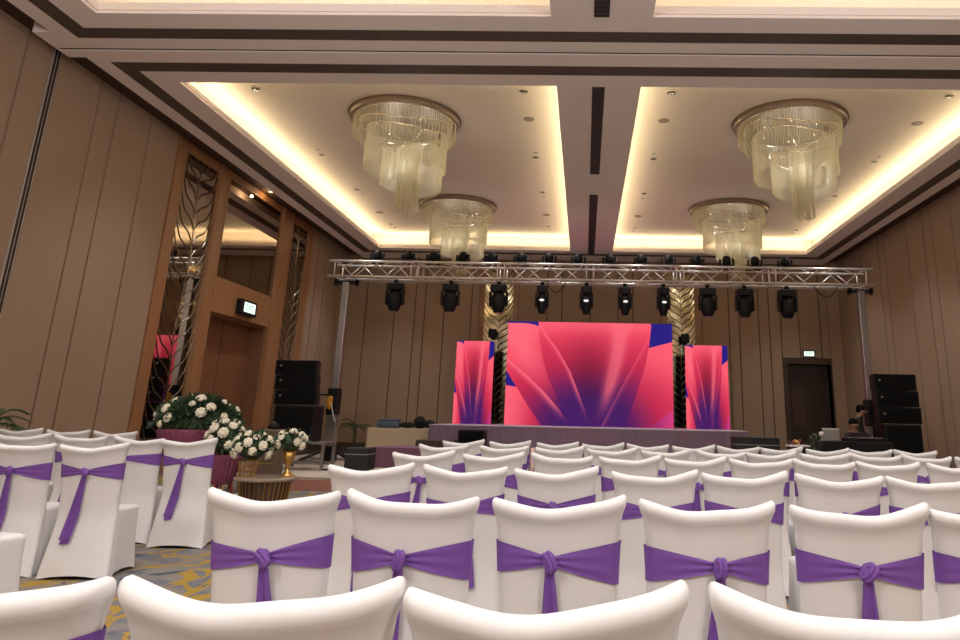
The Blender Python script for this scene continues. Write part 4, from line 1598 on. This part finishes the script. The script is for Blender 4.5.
def back_shell(b, seed):
    rr = random.Random(seed)
    NU = 22
    p1, p2, p3 = rr.uniform(0, 6), rr.uniform(0, 6), rr.uniform(-0.012, 0.012)
    rings = []
    for (z, hw, ro, fo) in PROF:
        ring = []
        for side in (0, 1):
            for i in range(NU + 1):
                s = i / NU
                u = (2 * s - 1) if side == 0 else (1 - 2 * s)
                um = math.copysign(1 - (1 - abs(u)) ** 1.15, u)
                x = hw * um
                th = (fo - ro) / 2
                mid = (fo + ro) / 2
                e = th * (1 - max(0, (abs(um) - 0.90) / 0.10) ** 2.2 * (0.72 if z < 0.88 else 0.45))
                y = base_y(um, z) + mid + (-e if side == 0 else e)
                y += 0.0015 * math.sin(7 * um + p1 + 9 * z) * (1 - abs(um))
                zz = z + dip(um, z) + p3 * um * max(0, (z - 0.6) / 0.35)
                if z < 0.01:
                    zz += 0.028 * (1 - um * um)
                zz += 0.004 * math.sin(5 * um + p2) * max(0, (z - 0.75) / 0.2) * (1 - um * um)
                ring.append(b.verts.new((x, y, zz)))
        rings.append(ring)
    n = len(rings[0])
    for a, c in zip(rings, rings[1:]):
        for k in range(n):
            b.faces.new((a[k], a[(k + 1) % n], c[(k + 1) % n], c[k]))
    # close the top between rear and front line
    top = rings[-1]
    for i in range(NU):
        b.faces.new((top[i], top[i + 1], top[n - 2 - i], top[n - 1 - i]))


def skirt_shell(b, seed):
    rr = random.Random(seed)
    n = 64
    ph = rr.uniform(0, 6)
    #            z     hx     y_rear  y_front
    lv = [(0.0, 0.230, 0.085, 0.56), (0.06, 0.226, 0.092, 0.552), (0.14, 0.219, 0.105, 0.54), (0.24, 0.210, 0.120, 0.53), (0.34, 0.203, 0.132, 0.525), (0.41, 0.200, 0.138, 0.525),
          (0.445, 0.199, 0.140, 0.524), (0.462, 0.195, 0.144, 0.517), (0.470, 0.183, 0.155, 0.50), (0.474, 0.12, 0.20, 0.42), (0.476, 0.02, 0.29, 0.31)]
    rings = []
    for (z, hx, y0, y1) in lv:
        cy, hy = (y0 + y1) / 2, (y1 - y0) / 2
        ring = []
        for k in range(n):
            a = 2 * PI * k / n
            c, s = math.cos(a), math.sin(a)
            ex = 2 / 7
            x = hx * math.copysign(abs(c) ** ex, c)
            y = cy + hy * math.copysign(abs(s) ** ex, s)
            q = abs(math.sin(2 * a))            # 1 at the corners
            fall = max(0, 1 - z / 0.34)
            pull = 1 - 0.055 * (1 - q) * fall
            x *= pull
            y = cy + (y - cy) * pull
            x += 0.004 * math.sin(11 * a + ph) * fall
            zz = z + (0.030 * (1 - q) ** 1.2 if z < 0.01 else 0)
            ring.append(b.verts.new((x, y, zz)))
        rings.append(ring)
    for a, c in zip(rings, rings[1:]):
        for k in range(n):
            b.faces.new((a[k], a[(k + 1) % n], c[(k + 1) % n], c[k]))
    b.faces.new(rings[-1])


def sash_band(b, uk, zk, tl, bl, tr, br, seed):
    """pleated band: uk,zk knot place; tl/bl top and bottom heights at left edge; tr/br at the right edge"""
    rr = random.Random(seed)
    NV = 10
    ph = rr.uniform(0, 6)
    cols = []
    N = 44
    for i in range(N + 1):
        u = -1.0 + 2.0 * i / N
        if u < uk:
            s = (uk - u) / (uk + 1)
            zt_e, zb_e = tl, bl
        else:
            s = (u - uk) / (1 - uk)
            zt_e, zb_e = tr, br
        sp = s ** 0.85
        zt = zk + 0.011 + (zt_e - zk - 0.011) * sp
        zb = zk - 0.011 + (zb_e - zk + 0.011) * (s ** 0.9)
        col = []
        for j in range(NV + 1):
            v = j / NV
            z = zb + (zt - zb) * v
            um = max(-1, min(1, u))
            edge = max(0, (abs(um) - 0.90) / 0.10)
            th = (prof(z, 3) - prof(z, 2)) / 2
            y = rear(um, z) + th * (edge ** 2.2) * 0.72 - 0.006
            y -= 0.0035 * (1 + math.sin(v * 15 + ph + 2 * s)) * (1 - s) ** 0.8
            x = (prof(z, 1) + 0.004 * edge) * um
            col.append((x, y, z + dip(um, z) * 0.0))
        cols.append(col)
    # around the right edge, across the front, back around the left edge
    def edgecol(sg, f, zt, zb):
        col = []
        for j in range(NV + 1):
            z = zb + (zt - zb) * j / NV
            y0 = base_y(1, z) + (prof(z, 2) + prof(z, 3)) / 2
            col.append((sg * (prof(z, 1) + 0.007), y0 + f * 0.012, z))
        return col

    def frontcol(u, zt, zb):
        return [(prof(zb + (zt - zb) * j / NV, 1) * u, base_y(u, zb + (zt - zb) * j / NV) + prof(zb + (zt - zb) * j / NV, 3) + 0.006, zb + (zt - zb) * j / NV) for j in range(NV + 1)]
    cols += [edgecol(1, -0.4, tr, br), edgecol(1, 0.6, tr, br)]
    for i in range(13):
        u = 0.97 - 1.94 * i / 12
        k = i / 12
        cols.append(frontcol(u, tr + (tl - tr) * k, br + (bl - br) * k))
    cols += [edgecol(-1, 0.6, tl, bl), edgecol(-1, -0.4, tl, bl)]
    g = [[b.verts.new(p) for p in c] for c in cols]
    n = len(g)
    for i in range(n):
        a, c = g[i], g[(i + 1) % n]
        for j in range(NV):
            b.faces.new((a[j], c[j], c[j + 1], a[j + 1]))


def knot_mesh(b, uk, zk, seed):
    rr = random.Random(seed)
    x = uk * 0.206
    y = rear(uk, zk) - 0.020
    add_ball(b, (x, y, zk), 0.023, 14, 10, (1.0, 0.8, 1.25), 0.0015)
    tilt = rr.uniform(-0.9, 0.9)
    for off, r in ((0.006, 0.010), (-0.008, 0.009)):
        pts = []
        for k in range(17):
            a = 2 * PI * k / 16
            px, pz = 0.008 * math.cos(a), 0.027 * math.sin(a)
            pts.append((x + px * math.cos(tilt) - pz * math.sin(tilt) + off * math.cos(tilt), y - 0.011 - 0.009 * math.cos(a + tilt), zk + px * math.sin(tilt) + pz * math.cos(tilt) + off * math.sin(tilt)))
        add_tube(b, pts, r, 7, False)


def tail_mesh(b, uk, zk, dx, z_end, seed, w0=0.014, w1=0.034):
    rr = random.Random(seed)
    x0 = uk * 0.206
    for q, (ddx, ze, yo) in enumerate(((0, z_end, 0.0), (dx * 0.25 + 0.012, z_end + rr.uniform(0.0, 0.10), 0.008))):
        ph = rr.uniform(0, 6)

        def f(u, v):
            z = zk - 0.012 - (zk - 0.012 - ze) * v
            wd = w0 + (w1 - w0) * min(1, v * 1.6)
            xx = x0 + (dx + ddx) * v ** 1.1 + (u - 0.5) * 2 * wd
            yy = rear(max(-1, min(1, xx / 0.21)), z) - 0.016 - yo - 0.007 * math.sin(u * 11 + ph) * (0.5 + 0.5 * v)
            return (xx, yy, z + 0.012 * (u - 0.5) * v)
        add_grid(b, f, 15, 14)


def make_chair(seed, uk, zk, tl, bl, tr, br, dx, z_end):
    t = thing('banquet_chair', 'x', 'chair')
    obj('backrest', lambda b: back_shell(b, seed), 'cover', t, smooth=True)
    obj('seat', lambda b: skirt_shell(b, seed + 1), 'cover', t, smooth=True)
    s = obj('sash', lambda b: sash_band(b, uk, zk, tl, bl, tr, br, seed + 2), 'sash', t, smooth=True)
    obj('knot', lambda b: knot_mesh(b, uk, zk, seed + 3), 'sash', s, smooth=True)
    obj('sash_tail', lambda b: tail_mesh(b, uk, zk, dx, z_end, seed + 4), 'sash', s, smooth=True)
    return t


PROTO = {}
SPEC = {
    'a': (11, 0.0, 0.742, 0.797, 0.690, 0.795, 0.680, -0.005, 0.30),
    'b': (23, -0.14, 0.748, 0.803, 0.700, 0.808, 0.665, 0.01, 0.25),
    'c': (37, 0.17, 0.742, 0.797, 0.680, 0.790, 0.680, -0.02, 0.40),
    'd': (41, -0.10, 0.740, 0.800, 0.685, 0.800, 0.670, -0.05, 0.22),
    'e': (53, 0.05, 0.735, 0.775, 0.680, 0.805, 0.695, 0.02, 0.33),
    'f': (67, -0.05, 0.745, 0.800, 0.700, 0.812, 0.690, -0.075, 0.24),
    'h': (83, 0.0, 0.770, 0.800, 0.700, 0.858, 0.745, -0.01, 0.35),
    'g': (71, -0.62, 0.760, 0.795, 0.700, 0.800, 0.690, -0.02, 0.40),
}


def chair(key, x, y, rz, lab, grp, sc=None):
    if key not in PROTO:
        o = make_chair(*SPEC[key])
        PROTO[key] = o
        o.location = (x, y, 0)
        o.rotation_euler = (0, 0, rz)
        o['label'] = lab
        o['group'] = grp
    else:
        dup(PROTO[key], (x, y, 0), rz, lab, grp, sc)


RROW = random.Random(5)
ROWS = [
    ('nearest row', 1.265, [-1.03, -0.53, -0.055, 0.445], 'hcbd'),
    ('second row from the camera', 2.655, [-1.095, -0.60, -0.08, 0.43, 0.955, 1.43], 'edbcaf'),
    ('third row from the camera', 4.14, [-1.17, -0.66, -0.14, 0.39, 0.89, 1.38, 1.87], None),
    ('fourth row from the camera', 5.67, [-1.19, -0.67, -0.16, 0.35, 0.84, 1.33, 1.81, 2.29, 2.78], None),
    ('fifth row from the camera', 7.07, [-1.33, -0.74, -0.23, 0.28, 0.78, 1.27, 1.76, 2.24, 2.71, 3.18, 3.66], None),
    ('farthest row before the stage', 8.37, [-1.33, -0.81, -0.29, 0.22, 0.72, 1.21, 1.70, 2.19, 2.67, 3.15, 3.65], None),
]
for (rn, y, xs, keys) in ROWS:
    for i, x in enumerate(xs):
        k = keys[i] if keys else RROW.choice('abcdef')
        n = len(xs)
        if i == 0:
            p = 'leftmost'
        elif i == n - 1:
            p = 'rightmost'
        else:
            p = ORD[i] + ' from left'
        j = 0 if keys else 1
        chair(k, x + j * RROW.uniform(-0.012, 0.012), y + j * RROW.uniform(-0.05, 0.05), RROW.uniform(-0.045, 0.045),
              'white covered chair with purple sash, %s in the %s' % (p, rn), 'white covered chairs in the main block')
# left block, across the aisle
LEFT = [
    ('f', -3.72, 5.70, 0.10, 'white covered aisle chair with long hanging sash tail, front of left block'),
    ('d', -4.30, 5.72, 0.05, 'white covered chair at left edge beside front aisle chair of left block'),
    ('a', -3.66, 4.27, -0.20, 'white covered chair at left frame edge showing only its seat corner'),
    ('g', -4.26, 7.17, 0.08, 'white covered chair with sash knot at its left edge, in left block'),
    ('f', -3.69, 7.02, 0.08, 'white covered aisle chair in left block next to the magenta flowers'),
    ('d', -4.92, 7.30, 0.08, 'third white chair from the aisle in second row of left block'),
    ('a', -5.50, 7.32, 0.08, 'fourth white chair from the aisle in second row of left block'),
    ('e', -5.50, 8.75, 0.05, 'rearmost row white chair of left block nearest the planter'),
    ('c', -6.13, 8.85, 0.05, 'rearmost row white chair of left block, middle of the three'),
    ('b', -6.78, 8.95, 0.05, 'rearmost row white chair of left block nearest the palm'),
]
for (k, x, y, r, lab) in LEFT:
    chair(k, x, y - 0.05, r, lab, 'white covered chairs in the left block', (1.07, 1.0, 1.0))
# a pale ribbon garland hung at the gap in the fifth row
tag(obj('ribbon_garland', lambda b: add_tube(b, [(-0.478 + 0.006 * math.sin(k * 1.9), 7.10 + 0.012 * math.cos(k * 1.9), 0.93 - 0.036 * k) for k in range(16)], [0.016 + 0.008 * math.sin(k * 2.3) for k in range(16)], 8), 'pink', smooth=True), 'pale pink ribbon garland hanging between two chairs of fifth row', 'ribbon')
